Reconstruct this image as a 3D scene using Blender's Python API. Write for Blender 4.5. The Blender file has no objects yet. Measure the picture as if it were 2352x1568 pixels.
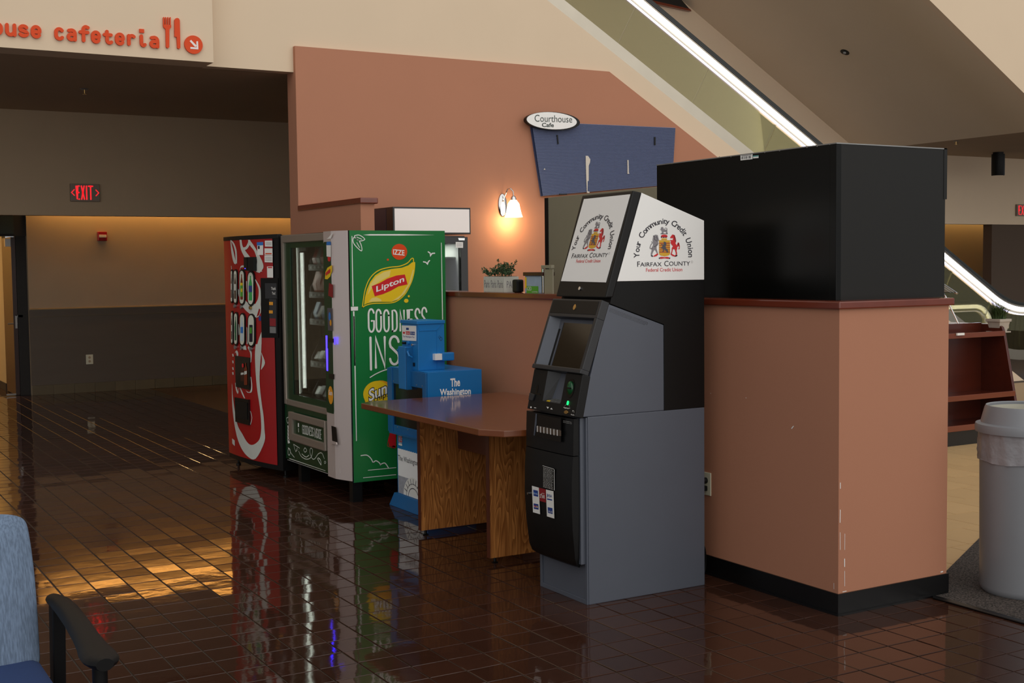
import bpy, bmesh, math, random
from mathutils import Vector, Matrix
R = math.radians
random.seed(7)
SC = bpy.context.scene
COL = SC.collection

# ------------------------------------------------------------------ camera
CAM_F, CAM_YAW, CAM_PITCH, CAM_ROLL = 2903.728, 0.5272205, -0.0604925, -0.0114174
CAM_K = -0.0101047            # slight barrel of the photograph's lens, used only when reading distances off the photo
TILE = 0.1625
EYE = 9.7822338 * TILE
def cam_axes():
    fw = Vector((math.sin(CAM_YAW) * math.cos(CAM_PITCH), math.cos(CAM_YAW) * math.cos(CAM_PITCH), math.sin(CAM_PITCH)))
    r = Vector((math.cos(CAM_YAW), -math.sin(CAM_YAW), 0)); u = r.cross(fw)
    c, s = math.cos(CAM_ROLL), math.sin(CAM_ROLL)
    return r * c + u * s, u * c - r * s, fw
CR, CU, CF = cam_axes()
cd = bpy.data.cameras.new('camera'); cam = bpy.data.objects.new('camera', cd); COL.objects.link(cam)
cam.matrix_world = Matrix(((CR.x, CU.x, -CF.x, 0), (CR.y, CU.y, -CF.y, 0), (CR.z, CU.z, -CF.z, EYE), (0, 0, 0, 1)))
cd.sensor_fit = 'HORIZONTAL'; cd.sensor_width = 36.0; cd.lens = 36.0 * 2888.0 / 2352.0
cd.clip_start = 0.05; cd.clip_end = 200
SC.camera = cam

# ------------------------------------------------------------------ world, daylight, exposure
SC.view_settings.view_transform = 'Standard'; SC.view_settings.look = 'None'
SC.view_settings.gamma = 1.0; SC.view_settings.use_curve_mapping = False
SC.view_settings.exposure = 0.3
SC.cycles.use_denoising = True; SC.cycles.use_adaptive_sampling = True; SC.cycles.adaptive_threshold = 0.03
SC.cycles.max_bounces = 7; SC.cycles.diffuse_bounces = 4; SC.cycles.glossy_bounces = 4; SC.cycles.transmission_bounces = 8
SC.cycles.sample_clamp_indirect = 6.0
SC.cycles.caustics_reflective = False; SC.cycles.caustics_refractive = False
W = bpy.data.worlds.new('overcast_sky'); SC.world = W; W.use_nodes = True
bg = W.node_tree.nodes['Background']; bg.inputs[0].default_value = (0.93, 0.96, 1.0, 1); bg.inputs[1].default_value = 0.28
sl = bpy.data.lights.new('daylight', 'SUN'); sl.energy = 1.5; sl.angle = R(105); sl.color = (1.0, 0.95, 0.88)
so = bpy.data.objects.new('daylight', sl); COL.objects.link(so)
so.rotation_euler = Vector((0.10, 1.0, -0.50)).to_track_quat('-Z', 'Y').to_euler()

# ------------------------------------------------------------------ reading points off the photograph (2352 x 1568)
def ray(x, y):
    dx, dy = (x - 1176) / 1176, (y - 784) / 1176; ux, uy = dx, dy
    for _ in range(6):
        s = 1 + CAM_K * (ux * ux + uy * uy); ux, uy = dx / s, dy / s
    return CF + CR * (ux * 1176 / CAM_F) - CU * (uy * 1176 / CAM_F)
EYEP = Vector((0, 0, EYE))
def hit(x, y, o, n):
    d = ray(x, y); return EYEP + d * ((Vector(o) - EYEP).dot(n) / d.dot(n))
def onX(x, y, X): return hit(x, y, (X, 0, 0), Vector((1, 0, 0)))
def onY(x, y, Y): return hit(x, y, (0, Y, 0), Vector((0, 1, 0)))
def onZ(x, y, Z): return hit(x, y, (0, 0, Z), Vector((0, 0, 1)))
def crop(ox, oy, s): return lambda x, y: (ox + x / s, oy + y / s)

# ------------------------------------------------------------------ materials
def lin(c): 
    c = c / 255.0
    return c / 12.92 if c <= 0.04045 else ((c + 0.055) / 1.055) ** 2.4
def rgb(h):
    if isinstance(h, str): h = tuple(int(h[i:i + 2], 16) for i in (0, 2, 4))
    return (lin(h[0]), lin(h[1]), lin(h[2]), 1)
MATS = {}
def mat(name, col, rough=0.5, metal=0.0, spec=0.5, vary=0.0, vscale=6.0, bump=0.0, bscale=40.0, emis=0.0, trans=0.0, alpha=1.0, coat=0.0, ior=1.5, stretch=None, island=0.0, ecol=None, hard=False):
    m = bpy.data.materials.new(name); m.use_nodes = True; nt = m.node_tree; b = nt.nodes['Principled BSDF']
    c = rgb(col); b.inputs['Base Color'].default_value = c
    b.inputs['Roughness'].default_value = rough; b.inputs['Metallic'].default_value = metal
    b.inputs['Specular IOR Level'].default_value = spec; b.inputs['IOR'].default_value = ior
    b.inputs['Transmission Weight'].default_value = trans; b.inputs['Alpha'].default_value = alpha
    b.inputs['Coat Weight'].default_value = coat; b.inputs['Coat Roughness'].default_value = 0.08
    if emis:
        b.inputs['Emission Color'].default_value = rgb(ecol) if ecol else c; b.inputs['Emission Strength'].default_value = emis
    co = None
    if vary or bump:
        tc = nt.nodes.new('ShaderNodeNewGeometry'); co = tc.outputs['Position']
        if stretch:
            mp = nt.nodes.new('ShaderNodeMapping'); mp.inputs['Scale'].default_value = stretch; nt.links.new(co, mp.inputs[0]); co = mp.outputs[0]
    last = None
    if vary:
        n = nt.nodes.new('ShaderNodeTexNoise'); n.inputs['Scale'].default_value = vscale; n.inputs['Detail'].default_value = 5; nt.links.new(co, n.inputs['Vector'])
        mx = nt.nodes.new('ShaderNodeMix'); mx.data_type = 'RGBA'
        mx.inputs[6].default_value = tuple(v * (1 - vary) for v in c[:3]) + (1,); mx.inputs[7].default_value = tuple(min(1, v * (1 + vary)) for v in c[:3]) + (1,)
        if hard:
            hr = nt.nodes.new('ShaderNodeMapRange'); hr.inputs[1].default_value = 0.38; hr.inputs[2].default_value = 0.62; nt.links.new(n.outputs[0], hr.inputs[0]); nt.links.new(hr.outputs[0], mx.inputs[0])
        else: nt.links.new(n.outputs[0], mx.inputs[0])
        last = mx.outputs[2]
    if island:
        g = nt.nodes.new('ShaderNodeNewGeometry'); oi = nt.nodes.new('ShaderNodeObjectInfo')
        ad = nt.nodes.new('ShaderNodeMath'); ad.operation = 'ADD'; nt.links.new(g.outputs['Random Per Island'], ad.inputs[0]); nt.links.new(oi.outputs['Random'], ad.inputs[1])
        fr = nt.nodes.new('ShaderNodeMath'); fr.operation = 'FRACT'; nt.links.new(ad.outputs[0], fr.inputs[0])
        hs = nt.nodes.new('ShaderNodeHueSaturation')
        mr = nt.nodes.new('ShaderNodeMapRange'); mr.inputs[3].default_value = 1 - island; mr.inputs[4].default_value = 1 + island
        nt.links.new(fr.outputs[0], mr.inputs[0]); nt.links.new(mr.outputs[0], hs.inputs['Value'])
        if last: nt.links.new(last, hs.inputs['Color'])
        else: hs.inputs['Color'].default_value = c
        last = hs.outputs[0]
    if last: nt.links.new(last, b.inputs['Base Color'])
    if bump:
        n2 = nt.nodes.new('ShaderNodeTexNoise'); n2.inputs['Scale'].default_value = bscale; n2.inputs['Detail'].default_value = 3; nt.links.new(co, n2.inputs['Vector'])
        bp = nt.nodes.new('ShaderNodeBump'); bp.inputs['Strength'].default_value = bump; bp.inputs['Distance'].default_value = 0.01
        nt.links.new(n2.outputs[0], bp.inputs['Height']); nt.links.new(bp.outputs[0], b.inputs['Normal'])
    MATS[name] = m
    return m
def wood(name, light, dark, rough, axis='Z', scale=1.0, coat=0.0):
    """plain-sawn grain: noise-warped rings stretched along one axis"""
    m = bpy.data.materials.new(name); m.use_nodes = True; nt = m.node_tree; b = nt.nodes['Principled BSDF']
    g = nt.nodes.new('ShaderNodeNewGeometry'); mp = nt.nodes.new('ShaderNodeMapping')
    s = {'X': (0.16, 1, 1), 'Y': (1, 0.16, 1), 'Z': (1, 1, 0.16)}[axis]
    mp.inputs['Scale'].default_value = tuple(v * scale for v in s); nt.links.new(g.outputs['Position'], mp.inputs[0])
    n = nt.nodes.new('ShaderNodeTexNoise'); n.inputs['Scale'].default_value = 5.0; n.inputs['Detail'].default_value = 2; nt.links.new(mp.outputs[0], n.inputs['Vector'])
    k = nt.nodes.new('ShaderNodeMath'); k.operation = 'MULTIPLY'; k.inputs[1].default_value = 26; nt.links.new(n.outputs[0], k.inputs[0])
    f = nt.nodes.new('ShaderNodeMath'); f.operation = 'FRACT'; nt.links.new(k.outputs[0], f.inputs[0])
    n3 = nt.nodes.new('ShaderNodeTexNoise'); n3.inputs['Scale'].default_value = 130; n3.inputs['Detail'].default_value = 2
    mp3 = nt.nodes.new('ShaderNodeMapping'); mp3.inputs['Scale'].default_value = tuple(0.05 if v < 1 else 1 for v in s); nt.links.new(g.outputs['Position'], mp3.inputs[0]); nt.links.new(mp3.outputs[0], n3.inputs['Vector'])
    mu = nt.nodes.new('ShaderNodeMath'); mu.operation = 'MULTIPLY_ADD'; nt.links.new(f.outputs[0], mu.inputs[0]); mu.inputs[1].default_value = 0.55; nt.links.new(n3.outputs[0], mu.inputs[2])
    cr = nt.nodes.new('ShaderNodeValToRGB'); cr.color_ramp.elements[0].position = 0.35; cr.color_ramp.elements[0].color = rgb(light); cr.color_ramp.elements[1].position = 1.0; cr.color_ramp.elements[1].color = rgb(dark)
    nt.links.new(mu.outputs[0], cr.inputs[0]); nt.links.new(cr.outputs[0], b.inputs['Base Color'])
    b.inputs['Roughness'].default_value = rough; b.inputs['Coat Weight'].default_value = coat; b.inputs['Coat Roughness'].default_value = 0.12
    MATS[name] = m
    return m
def glass(name, tint, rough=0.0, reflect=1.0, gloss=(1, 1, 1)):
    """thin sheet: lets light through with a tint and mirrors by Fresnel"""
    m = bpy.data.materials.new(name); m.use_nodes = True; nt = m.node_tree; nt.nodes.clear()
    o = nt.nodes.new('ShaderNodeOutputMaterial'); t = nt.nodes.new('ShaderNodeBsdfTransparent'); t.inputs[0].default_value = rgb(tint)
    gl = nt.nodes.new('ShaderNodeBsdfGlossy'); gl.inputs['Roughness'].default_value = rough; gl.inputs['Color'].default_value = (*gloss, 1)
    fr = nt.nodes.new('ShaderNodeFresnel'); fr.inputs[0].default_value = 1.5
    mu = nt.nodes.new('ShaderNodeMath'); mu.operation = 'MULTIPLY'; mu.inputs[1].default_value = reflect; nt.links.new(fr.outputs[0], mu.inputs[0])
    mx = nt.nodes.new('ShaderNodeMixShader'); nt.links.new(mu.outputs[0], mx.inputs[0]); nt.links.new(t.outputs[0], mx.inputs[1]); nt.links.new(gl.outputs[0], mx.inputs[2]); nt.links.new(mx.outputs[0], o.inputs[0])
    MATS[name] = m
    return m

# ------------------------------------------------------------------ mesh building
ORG = {}
class MB:
    def __init__(s): s.v = []; s.f = []
    def add(s, vs, fs):
        b = len(s.v); s.v += [Vector(q) for q in vs]; s.f += [tuple(i + b for i in t) for t in fs]; return s
    def box(s, x0, x1, y0, y1, z0, z1):
        return s.add([(x0, y0, z0), (x1, y0, z0), (x1, y1, z0), (x0, y1, z0), (x0, y0, z1), (x1, y0, z1), (x1, y1, z1), (x0, y1, z1)],
                     [(0, 3, 2, 1), (4, 5, 6, 7), (0, 1, 5, 4), (1, 2, 6, 5), (2, 3, 7, 6), (3, 0, 4, 7)])
    def prism(s, pts, ax, a, b):
        g = {'x': lambda p, t: (t, p[0], p[1]), 'y': lambda p, t: (p[0], t, p[1]), 'z': lambda p, t: (p[0], p[1], t)}[ax]
        n = len(pts); vs = [g(p, a) for p in pts] + [g(p, b) for p in pts]
        return s.add(vs, [tuple(range(n))[::-1], tuple(range(n, 2 * n))] + [(i, (i + 1) % n, n + (i + 1) % n, n + i) for i in range(n)])
    def loft(s, A, B):      # two 3D rings joined and capped
        n = len(A)
        return s.add(list(A) + list(B), [tuple(range(n))[::-1], tuple(range(n, 2 * n))] + [(i, (i + 1) % n, n + (i + 1) % n, n + i) for i in range(n)])
    def poly(s, pts): return s.add(pts, [tuple(range(len(pts)))])
    def tube(s, path, r, n=8, caps=True):
        path = [Vector(p) for p in path]; rs = r if isinstance(r, (list, tuple)) else [r] * len(path); rings = []; up = Vector((0, 0, 1))
        for i, p in enumerate(path):
            t = (path[min(i + 1, len(path) - 1)] - path[max(i - 1, 0)]).normalized()
            a = up.cross(t)
            if a.length < 1e-3: a = Vector((1, 0, 0)).cross(t)
            a.normalize(); b = t.cross(a)
            rings.append([p + (a * math.cos(2 * math.pi * k / n) + b * math.sin(2 * math.pi * k / n)) * rs[i] for k in range(n)])
        vs = [q for rg in rings for q in rg]; fs = []
        for i in range(len(rings) - 1):
            for k in range(n): fs.append((i * n + k, i * n + (k + 1) % n, (i + 1) * n + (k + 1) % n, (i + 1) * n + k))
        if caps: fs += [tuple(range(n))[::-1], tuple(range((len(rings) - 1) * n, len(rings) * n))]
        return s.add(vs, fs)
    def lathe(s, c, prof, n=24, ax='z'):
        vs = []; fs = []; c = Vector(c)
        def pt(r, h, a):
            if ax == 'z': return c + Vector((r * math.cos(a), r * math.sin(a), h))
            if ax == 'y': return c + Vector((r * math.cos(a), h, r * math.sin(a)))
            return c + Vector((h, r * math.cos(a), r * math.sin(a)))
        for r, h in prof: vs += [pt(r, h, 2 * math.pi * k / n) for k in range(n)]
        for i in range(len(prof) - 1):
            for k in range(n): fs.append((i * n + k, i * n + (k + 1) % n, (i + 1) * n + (k + 1) % n, (i + 1) * n + k))
        if prof[0][0] > 1e-4: fs.append(tuple(range(n))[::-1])
        if prof[-1][0] > 1e-4: fs.append(tuple(range((len(prof) - 1) * n, len(prof) * n)))
        return s.add(vs, fs)
    def ball(s, c, r, n=10, sq=(1, 1, 1)):
        c = Vector(c); vs = []; fs = []; m = max(5, n // 2)
        for i in range(m + 1):
            t = math.pi * i / m
            for k in range(n):
                a = 2 * math.pi * k / n; vs.append(c + Vector((r * sq[0] * math.sin(t) * math.cos(a), r * sq[1] * math.sin(t) * math.sin(a), r * sq[2] * math.cos(t))))
        for i in range(m):
            for k in range(n): fs.append((i * n + k, (i + 1) * n + k, (i + 1) * n + (k + 1) % n, i * n + (k + 1) % n))
        return s.add(vs, fs)
    def build(s, name, m, parent=None, bevel=0.0, smooth=False, seg=2, org=None):
        o0 = Vector(org) if org is not None else (ORG[parent.name] if parent else Vector((0, 0, 0)))
        me = bpy.data.meshes.new(name); me.from_pydata([tuple(q - o0) for q in s.v], [], s.f)
        bm = bmesh.new(); bm.from_mesh(me)
        bmesh.ops.remove_doubles(bm, verts=bm.verts, dist=1e-6)
        bmesh.ops.recalc_face_normals(bm, faces=bm.faces)
        if bevel:
            es = [e for e in bm.edges if len(e.link_faces) == 2 and e.calc_face_angle(0) > R(25)]
            bmesh.ops.bevel(bm, geom=es, offset=bevel, segments=seg, affect='EDGES', profile=0.6, clamp_overlap=True)
        if smooth:
            for f in bm.faces: f.smooth = True
            for e in bm.edges:
                if len(e.link_faces) == 2 and e.calc_face_angle(0) > R(38): e.smooth = False
        bm.to_mesh(me); bm.free()
        me.materials.append(MATS[m] if isinstance(m, str) else m)
        o = bpy.data.objects.new(name, me); COL.objects.link(o)
        if parent: o.parent = parent; o.location = o0 - ORG[parent.name]
        else: o.location = o0
        ORG[o.name] = o0
        return o
def part(name, m, parent, bevel=0.0, smooth=False, **k): return lambda mb: mb.build(name, m, parent, bevel, smooth, **k)
def bx(name, m, parent, x0, x1, y0, y1, z0, z1, bevel=0.0): return MB().box(x0, x1, y0, y1, z0, z1).build(name, m, parent, bevel)
def tag(o, label=None, cat=None, group=None, kind=None):
    if label: o['label'] = label
    if cat: o['category'] = cat
    if group: o['group'] = group
    if kind: o['kind'] = kind
    return o
def thing(name, label, cat, loc, group=None):
    o = bpy.data.objects.new(name, None); COL.objects.link(o); o.location = loc; o.empty_display_size = 0.1
    ORG[o.name] = Vector(loc); return tag(o, label, cat, group)
def struct(o, label): return tag(o, label, None, None, 'structure')
def lamp(name, kind, loc, energy, col, parent=None, **k):
    l = bpy.data.lights.new(name, kind); l.energy = energy; l.color = col
    for a, v in k.items(): setattr(l, a, v)
    o = bpy.data.objects.new(name, l); COL.objects.link(o)
    if parent: o.parent = parent; o.location = Vector(loc) - ORG[parent.name]
    else: o.location = loc
    return o

# ------------------------------------------------------------------ flat print on a plane
class PL:
    def __init__(s, o, u, v, n): s.o = Vector(o); s.u = Vector(u).normalized(); s.v = Vector(v).normalized(); s.n = Vector(n).normalized()
    def pt(s, a, b, off=0.0012): return s.o + s.u * a + s.v * b + s.n * off
    def px(s, x, y):
        p = hit(x, y, s.o, s.n) - s.o; return (p.dot(s.u), p.dot(s.v))
def sideY(Y): return PL((0, Y, 0), (1, 0, 0), (0, 0, 1), (0, -1, 0))
def frontX(X): return PL((X, 0, 0), (0, -1, 0), (0, 0, 1), (-1, 0, 0))
def arc(cx, cy, rx, ry, a0, a1, n=12): return [(cx + rx * math.cos(R(a0 + (a1 - a0) * i / n)), cy + ry * math.sin(R(a0 + (a1 - a0) * i / n))) for i in range(n + 1)]
def smoothline(pts, n=5):
    out = []; P = [Vector(p) for p in pts]
    for i in range(len(P) - 1):
        p0, p1, p2, p3 = P[max(i - 1, 0)], P[i], P[i + 1], P[min(i + 2, len(P) - 1)]
        for k in range(n):
            t = k / n; out.append(tuple(0.5 * ((2 * p1) + (p2 - p0) * t + (2 * p0 - 5 * p1 + 4 * p2 - p3) * t * t + (3 * p1 - p0 - 3 * p2 + p3) * t ** 3)))
    out.append(tuple(P[-1])); return out
def d_poly(mb, pl, pts, off=0.0012, thick=0.0):
    A = [pl.pt(a, b, off) for a, b in pts]
    if thick: mb.loft(A, [pl.pt(a, b, off - thick) for a, b in pts])
    else: mb.poly(A)
    return mb
def d_rect(mb, pl, a0, a1, b0, b1, off=0.0012, thick=0.0): return d_poly(mb, pl, [(a0, b0), (a1, b0), (a1, b1), (a0, b1)], off, thick)
def d_disc(mb, pl, a, b, ra, rb=None, off=0.0012, n=28, thick=0.0): return d_poly(mb, pl, arc(a, b, ra, rb or ra, 0, 360 - 360 / n, n - 1), off, thick)
def d_stroke(mb, pl, pts, w, off=0.0012, closed=False, thick=0.0, widths=None):
    """ribbon with mitred joints and round ends"""
    P = [Vector(p) for p in pts]; n = len(P); L = []; Rr = []
    for i in range(n):
        if closed: t = (P[(i + 1) % n] - P[i - 1])
        else: t = P[min(i + 1, n - 1)] - P[max(i - 1, 0)]
        if t.length < 1e-9: t = Vector((1, 0))
        t.normalize(); nn = Vector((-t.y, t.x)); k = 1.0
        if 0 < i < n - 1 or closed:
            d1 = (P[i] - P[i - 1]); d2 = (P[(i + 1) % n] - P[i])
            if d1.length > 1e-9 and d2.length > 1e-9:
                c = max(0.45, nn.dot(Vector((-d1.y, d1.x)).normalized())); k = 1 / c
        h = (widths[i] if widths else w) / 2 * k; L.append(P[i] + nn * h); Rr.append(P[i] - nn * h)
    m = n if closed else n - 1
    for i in range(m):
        j = (i + 1) % n; d_poly(mb, pl, [tuple(L[i]), tuple(Rr[i]), tuple(Rr[j]), tuple(L[j])], off, thick)
    if not closed and not widths and w > 0.004:
        for i, d in ((0, P[0] - P[1]), (n - 1, P[-1] - P[-2])):
            a0 = math.degrees(math.atan2(d.y, d.x)); d_poly(mb, pl, arc(P[i].x, P[i].y, w / 2, w / 2, a0 - 90, a0 + 90, 8), off, thick)
    return mb
def d_ribbon(mb, pl, A, B, off=0.0012):
    for i in range(len(A) - 1): d_poly(mb, pl, [A[i], B[i], B[i + 1], A[i + 1]], off)
    return mb
_GL = {}
def glyphs(t, bold=0.0):
    if (t, bold) not in _GL:
        c = bpy.data.curves.new('lettering', 'FONT'); c.body = t; c.size = 1.0; c.offset = bold; c.resolution_u = 3
        o = bpy.data.objects.new('lettering', c); me = o.to_mesh()
        vs = [(v.co.x, v.co.y) for v in me.vertices]; fs = [tuple(p.vertices) for p in me.polygons]
        o.to_mesh_clear(); bpy.data.objects.remove(o); bpy.data.curves.remove(c); _GL[(t, bold)] = (vs, fs)
    return _GL[(t, bold)]
def d_text(mb, pl, t, a, b, w, h, off=0.0015, bold=0.0, shear=0.0, fn=None):
    """text t drawn into the box (a, b) .. (a + w, b + h); h is the height of its tallest letter above its lowest"""
    vs, fs = glyphs(t, bold)
    if not vs: return mb
    x0 = min(v[0] for v in vs); x1 = max(v[0] for v in vs); y0 = min(v[1] for v in vs); y1 = max(v[1] for v in vs)
    out = []
    for x, y in vs:
        p, q = (x - x0) / (x1 - x0), (y - y0) / (y1 - y0)
        aa, bb = a + p * w + shear * q * h, b + q * h
        if fn: aa, bb = fn(p, q)
        out.append(pl.pt(aa, bb, off))
    mb.add(out, fs); return mb

# ------------------------------------------------------------------ palette
mat('cream_paint', 'E0CAAE', 0.85, vary=0.03, vscale=2)
mat('taupe_paint', 'AF997E', 0.9, vary=0.05, vscale=3)
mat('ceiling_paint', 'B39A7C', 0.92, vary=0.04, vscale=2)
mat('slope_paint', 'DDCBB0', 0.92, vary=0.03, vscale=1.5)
mat('wainscot_paint', '5E5246', 0.55, vary=0.10, vscale=4, stretch=(0.4, 0.4, 3))
mat('wainscot_tile', '64573F', 0.45, vary=0.12, vscale=8, island=0.08)
mat('terracotta_paint', 'B67D61', 0.8, vary=0.03, vscale=3, bump=0.05, bscale=180)
mat('yellow_lit_paint', 'BEA678', 0.9)  # warm lamplight on the walls put into this paint colour
mat('brown_wall_paint', '55463A', 0.9)
mat('dark_jamb', '1B1612', 0.6)
mat('quarry_tile', '3E261C', 0.05, spec=0.4, vary=0.22, vscale=22, bump=0.05, bscale=9, island=0.16)
mat('grout', '40352A', 0.8, vary=0.2, vscale=30)
mat('beige_tile', 'D6B27F', 0.35, vary=0.06, vscale=10, island=0.05)
mat('beige_grout', '9C8461', 0.8)
mat('black_rubber', '0E0E0F', 0.32, vary=0.2, vscale=9)
mat('cherry_trim', '74321F', 0.22, vary=0.18, vscale=14, stretch=(1, 0.15, 1), coat=0.4)
wood('oak_panel', 'DA934F', '94592A', 0.38, 'Z', 1.5, coat=0.15)
mat('cherry_top', '7A4223', 0.2, vary=0.16, vscale=16, stretch=(1, 0.12, 1), coat=0.5)
mat('cherry_dark', '5A2B1A', 0.3, vary=0.15, vscale=14, stretch=(1, 0.2, 1))
mat('mahogany', '4F1E11', 0.25, vary=0.2, vscale=12, stretch=(0.15, 1, 1), coat=0.3)  # darkened for the shade around the shelf unit
mat('stainless', 'B7AFA0', 0.28, metal=1.0, vary=0.08, vscale=5)
mat('case_back', '1B1A18', 0.5, spec=0.3, vary=0.06, vscale=3)
mat('stainless_satin', 'A19C86', 0.4, metal=0.3, vary=0.15, vscale=1.6)
mat('chrome', 'DADADA', 0.12, metal=1.0)
mat('black_plastic', '101010', 0.4, spec=0.3, vary=0.15, vscale=12, bump=0.04, bscale=260)
mat('black_gloss', '0B0B0C', 0.16)
mat('black_panel', '070807', 0.28, spec=0.2, vary=0.1, vscale=2)
mat('black_matte', '0B0B0B', 0.45, spec=0.25, vary=0.08, vscale=3)
mat('dark_grey_plastic', '2A2B2E', 0.4)
mat('graphite_paint', '565B66', 0.42, vary=0.05, vscale=6, bump=0.04, bscale=320)
mat('white_panel', 'F8F7F4', 0.25, vary=0.02, vscale=3)
mat('white_print', 'F2F1EC', 0.45)
mat('white_plate', 'D9D5BC', 0.4)
mat('brass', 'C9A66A', 0.25, metal=1.0)
mat('red_print', 'D6242B', 0.35)
mat('dark_red_print', '8E1A22', 0.4)
mat('orange_red', 'E04A16', 0.5, spec=0.3)
mat('arrow_white', 'F1E7E4', 0.4)
mat('ink', '1E1C2A', 0.5)
mat('grey_print', '8B878B', 0.45)
mat('grey_print_dark', '55525A', 0.45)
mat('gold_print', 'E0AC2D', 0.4)
mat('yellow_print', 'F3CC20', 0.35)
mat('yellow_pale', 'F2DC7A', 0.35)
mat('orange_print', 'EDA125', 0.35)
mat('green_print', '1E7A3C', 0.3, vary=0.10, vscale=2)
mat('green_bright', '4FA832', 0.3)
mat('dark_green', '123A20', 0.25)
mat('blue_print', '2E7BD0', 0.35)
mat('navy_print', '23428F', 0.4)
mat('cola_red', 'A60E13', 0.28, vary=0.08, vscale=6)
mat('cola_white', 'D5D8D0', 0.3, vary=0.06, vscale=20)
mat('news_blue', '1B78BE', 0.35, vary=0.04, vscale=5)
mat('news_blue_dark', '15619C', 0.4)
mat('retro_sheet', 'FFFFFF', 0.55)
mat('photo_grey', 'A9ABB4', 0.5, vary=0.35, vscale=40)
mat('silver_trim', 'A79C90', 0.33, metal=0.55)
mat('silver_column', 'D8CAC5', 0.3, metal=0.35)
mat('led_white', 'FFFFFF', 0.4, emis=4.5, ecol='F4F0FF')
mat('led_soft', 'FFFFFF', 0.4, emis=1.8, ecol='D9CFFF')
mat('led_strip', 'FFFFFF', 0.4, emis=1.4, ecol='F4F6EA')
mat('led_blue', '4030FF', 0.4, emis=2.2, ecol='4A35FF')
mat('led_green', '10E060', 0.4, emis=1.6, ecol='18F070')
mat('exit_red', 'FF2A30', 0.4, emis=0.6, ecol='FF1F2C')
mat('exit_face', '7C6C5E', 0.5)
mat('handrail_rubber', '151a17', 0.35)
mat('blue_fabric', '73869F', 0.95, hard=True, vary=0.20, vscale=70, stretch=(3, 3, 0.3), bump=0.3, bscale=300)
mat('seat_fabric', '2F4574', 0.95, vary=0.12, vscale=90)
mat('chair_plastic', '0E0E0F', 0.5, spec=0.22)
mat('sign_blue', '66708F', 0.5, vary=0.04, vscale=20)
mat('sign_blue_dark', '39486F', 0.6)
mat('tan_adhesive', 'D8CFC2', 0.8)
mat('mahogany_lip', '74371F', 0.25, vary=0.15, vscale=12, stretch=(0.15, 1, 1), coat=0.3)  # same mahogany, kept lighter than the shade-darkened boards
mat('bin_grey', '8D9095', 0.38, vary=0.05, vscale=8)
mat('bin_inside', 'B9B6A6', 0.4)
mat('bag_plastic', '9C9B9F', 0.3, spec=0.5, vary=0.15, vscale=14, bump=0.5, bscale=26)
mat('carpet_pile', '4A433E', 1.0, hard=True, vary=0.8, vscale=110, bump=0.8, bscale=260)
mat('leaf_green', '3F5634', 0.7, island=0.25)
mat('grass_green', '41552B', 0.6, island=0.3)
mat('whitewash', 'C9C9BE', 0.8, vary=0.10, vscale=30)
mat('pot_clay', 'B7ADA0', 0.7, vary=0.08, vscale=25)
mat('soil', '2A2119', 0.95)
mat('granite', 'B5A98F', 0.3, vary=0.3, vscale=90)
mat('lightbox', 'EDE4DF', 0.4, emis=0.12)
mat('dark_blue_gloss', '14182E', 0.2, vary=0.4, vscale=9, stretch=(1, 1, 0.2))
mat('lamp_glass', 'FFF1D8', 0.4, emis=9.0, ecol='FFE2AE')
mat('cove_glow', 'FFE0A0', 0.5, emis=6.0, ecol='FFB95A')
mat('alarm_red', 'A3131A', 0.3)
mat('alarm_lens', 'E8DCC8', 0.2)
mat('door_wood', '38201A', 0.35, vary=0.15, vscale=10, stretch=(1, 1, 0.15))
mat('grey_metal', '9A9A98', 0.35, metal=0.7)
mat('sign_green', '1E2A26', 0.5)
mat('screen_glass', '2E261B', 0.12, spec=0.6)
mat('shelf_dark', '1A1B1B', 0.4)
mat('snack_orange', 'E2581B', 0.3, vary=0.3, vscale=30)
mat('snack_red', 'C41F26', 0.3, vary=0.3, vscale=30)
mat('snack_blue', '3D8ACB', 0.3, vary=0.25, vscale=30)
mat('snack_dark', '33231D', 0.3, vary=0.4, vscale=30)
mat('snack_silver', 'C9C9C6', 0.25, vary=0.3, vscale=30)
mat('bottle_green', '35B05A', 0.25)
mat('bottle_brown', '7A3016', 0.25)
mat('bottle_dark', '3A1A12', 0.25)
mat('bottle_clear', 'C9DCE6', 0.25)
mat('bottle_teal', '1F6A4A', 0.25)
mat('drink_panel', 'DDE0D0', 0.3)
mat('cup_print', '9DB2C6', 0.4, vary=0.15, vscale=25)
glass('balustrade_glass', 'DADAC6', 0.0, 0.9, (1.0, 0.96, 0.80))
glass('case_glass', 'D9DEDA', 0.0, 0.6)
glass('guard_glass', 'E4EAE8', 0.0, 1.0)
glass('door_glass', 'B4B4B4', 0.02, 1.0)

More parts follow.
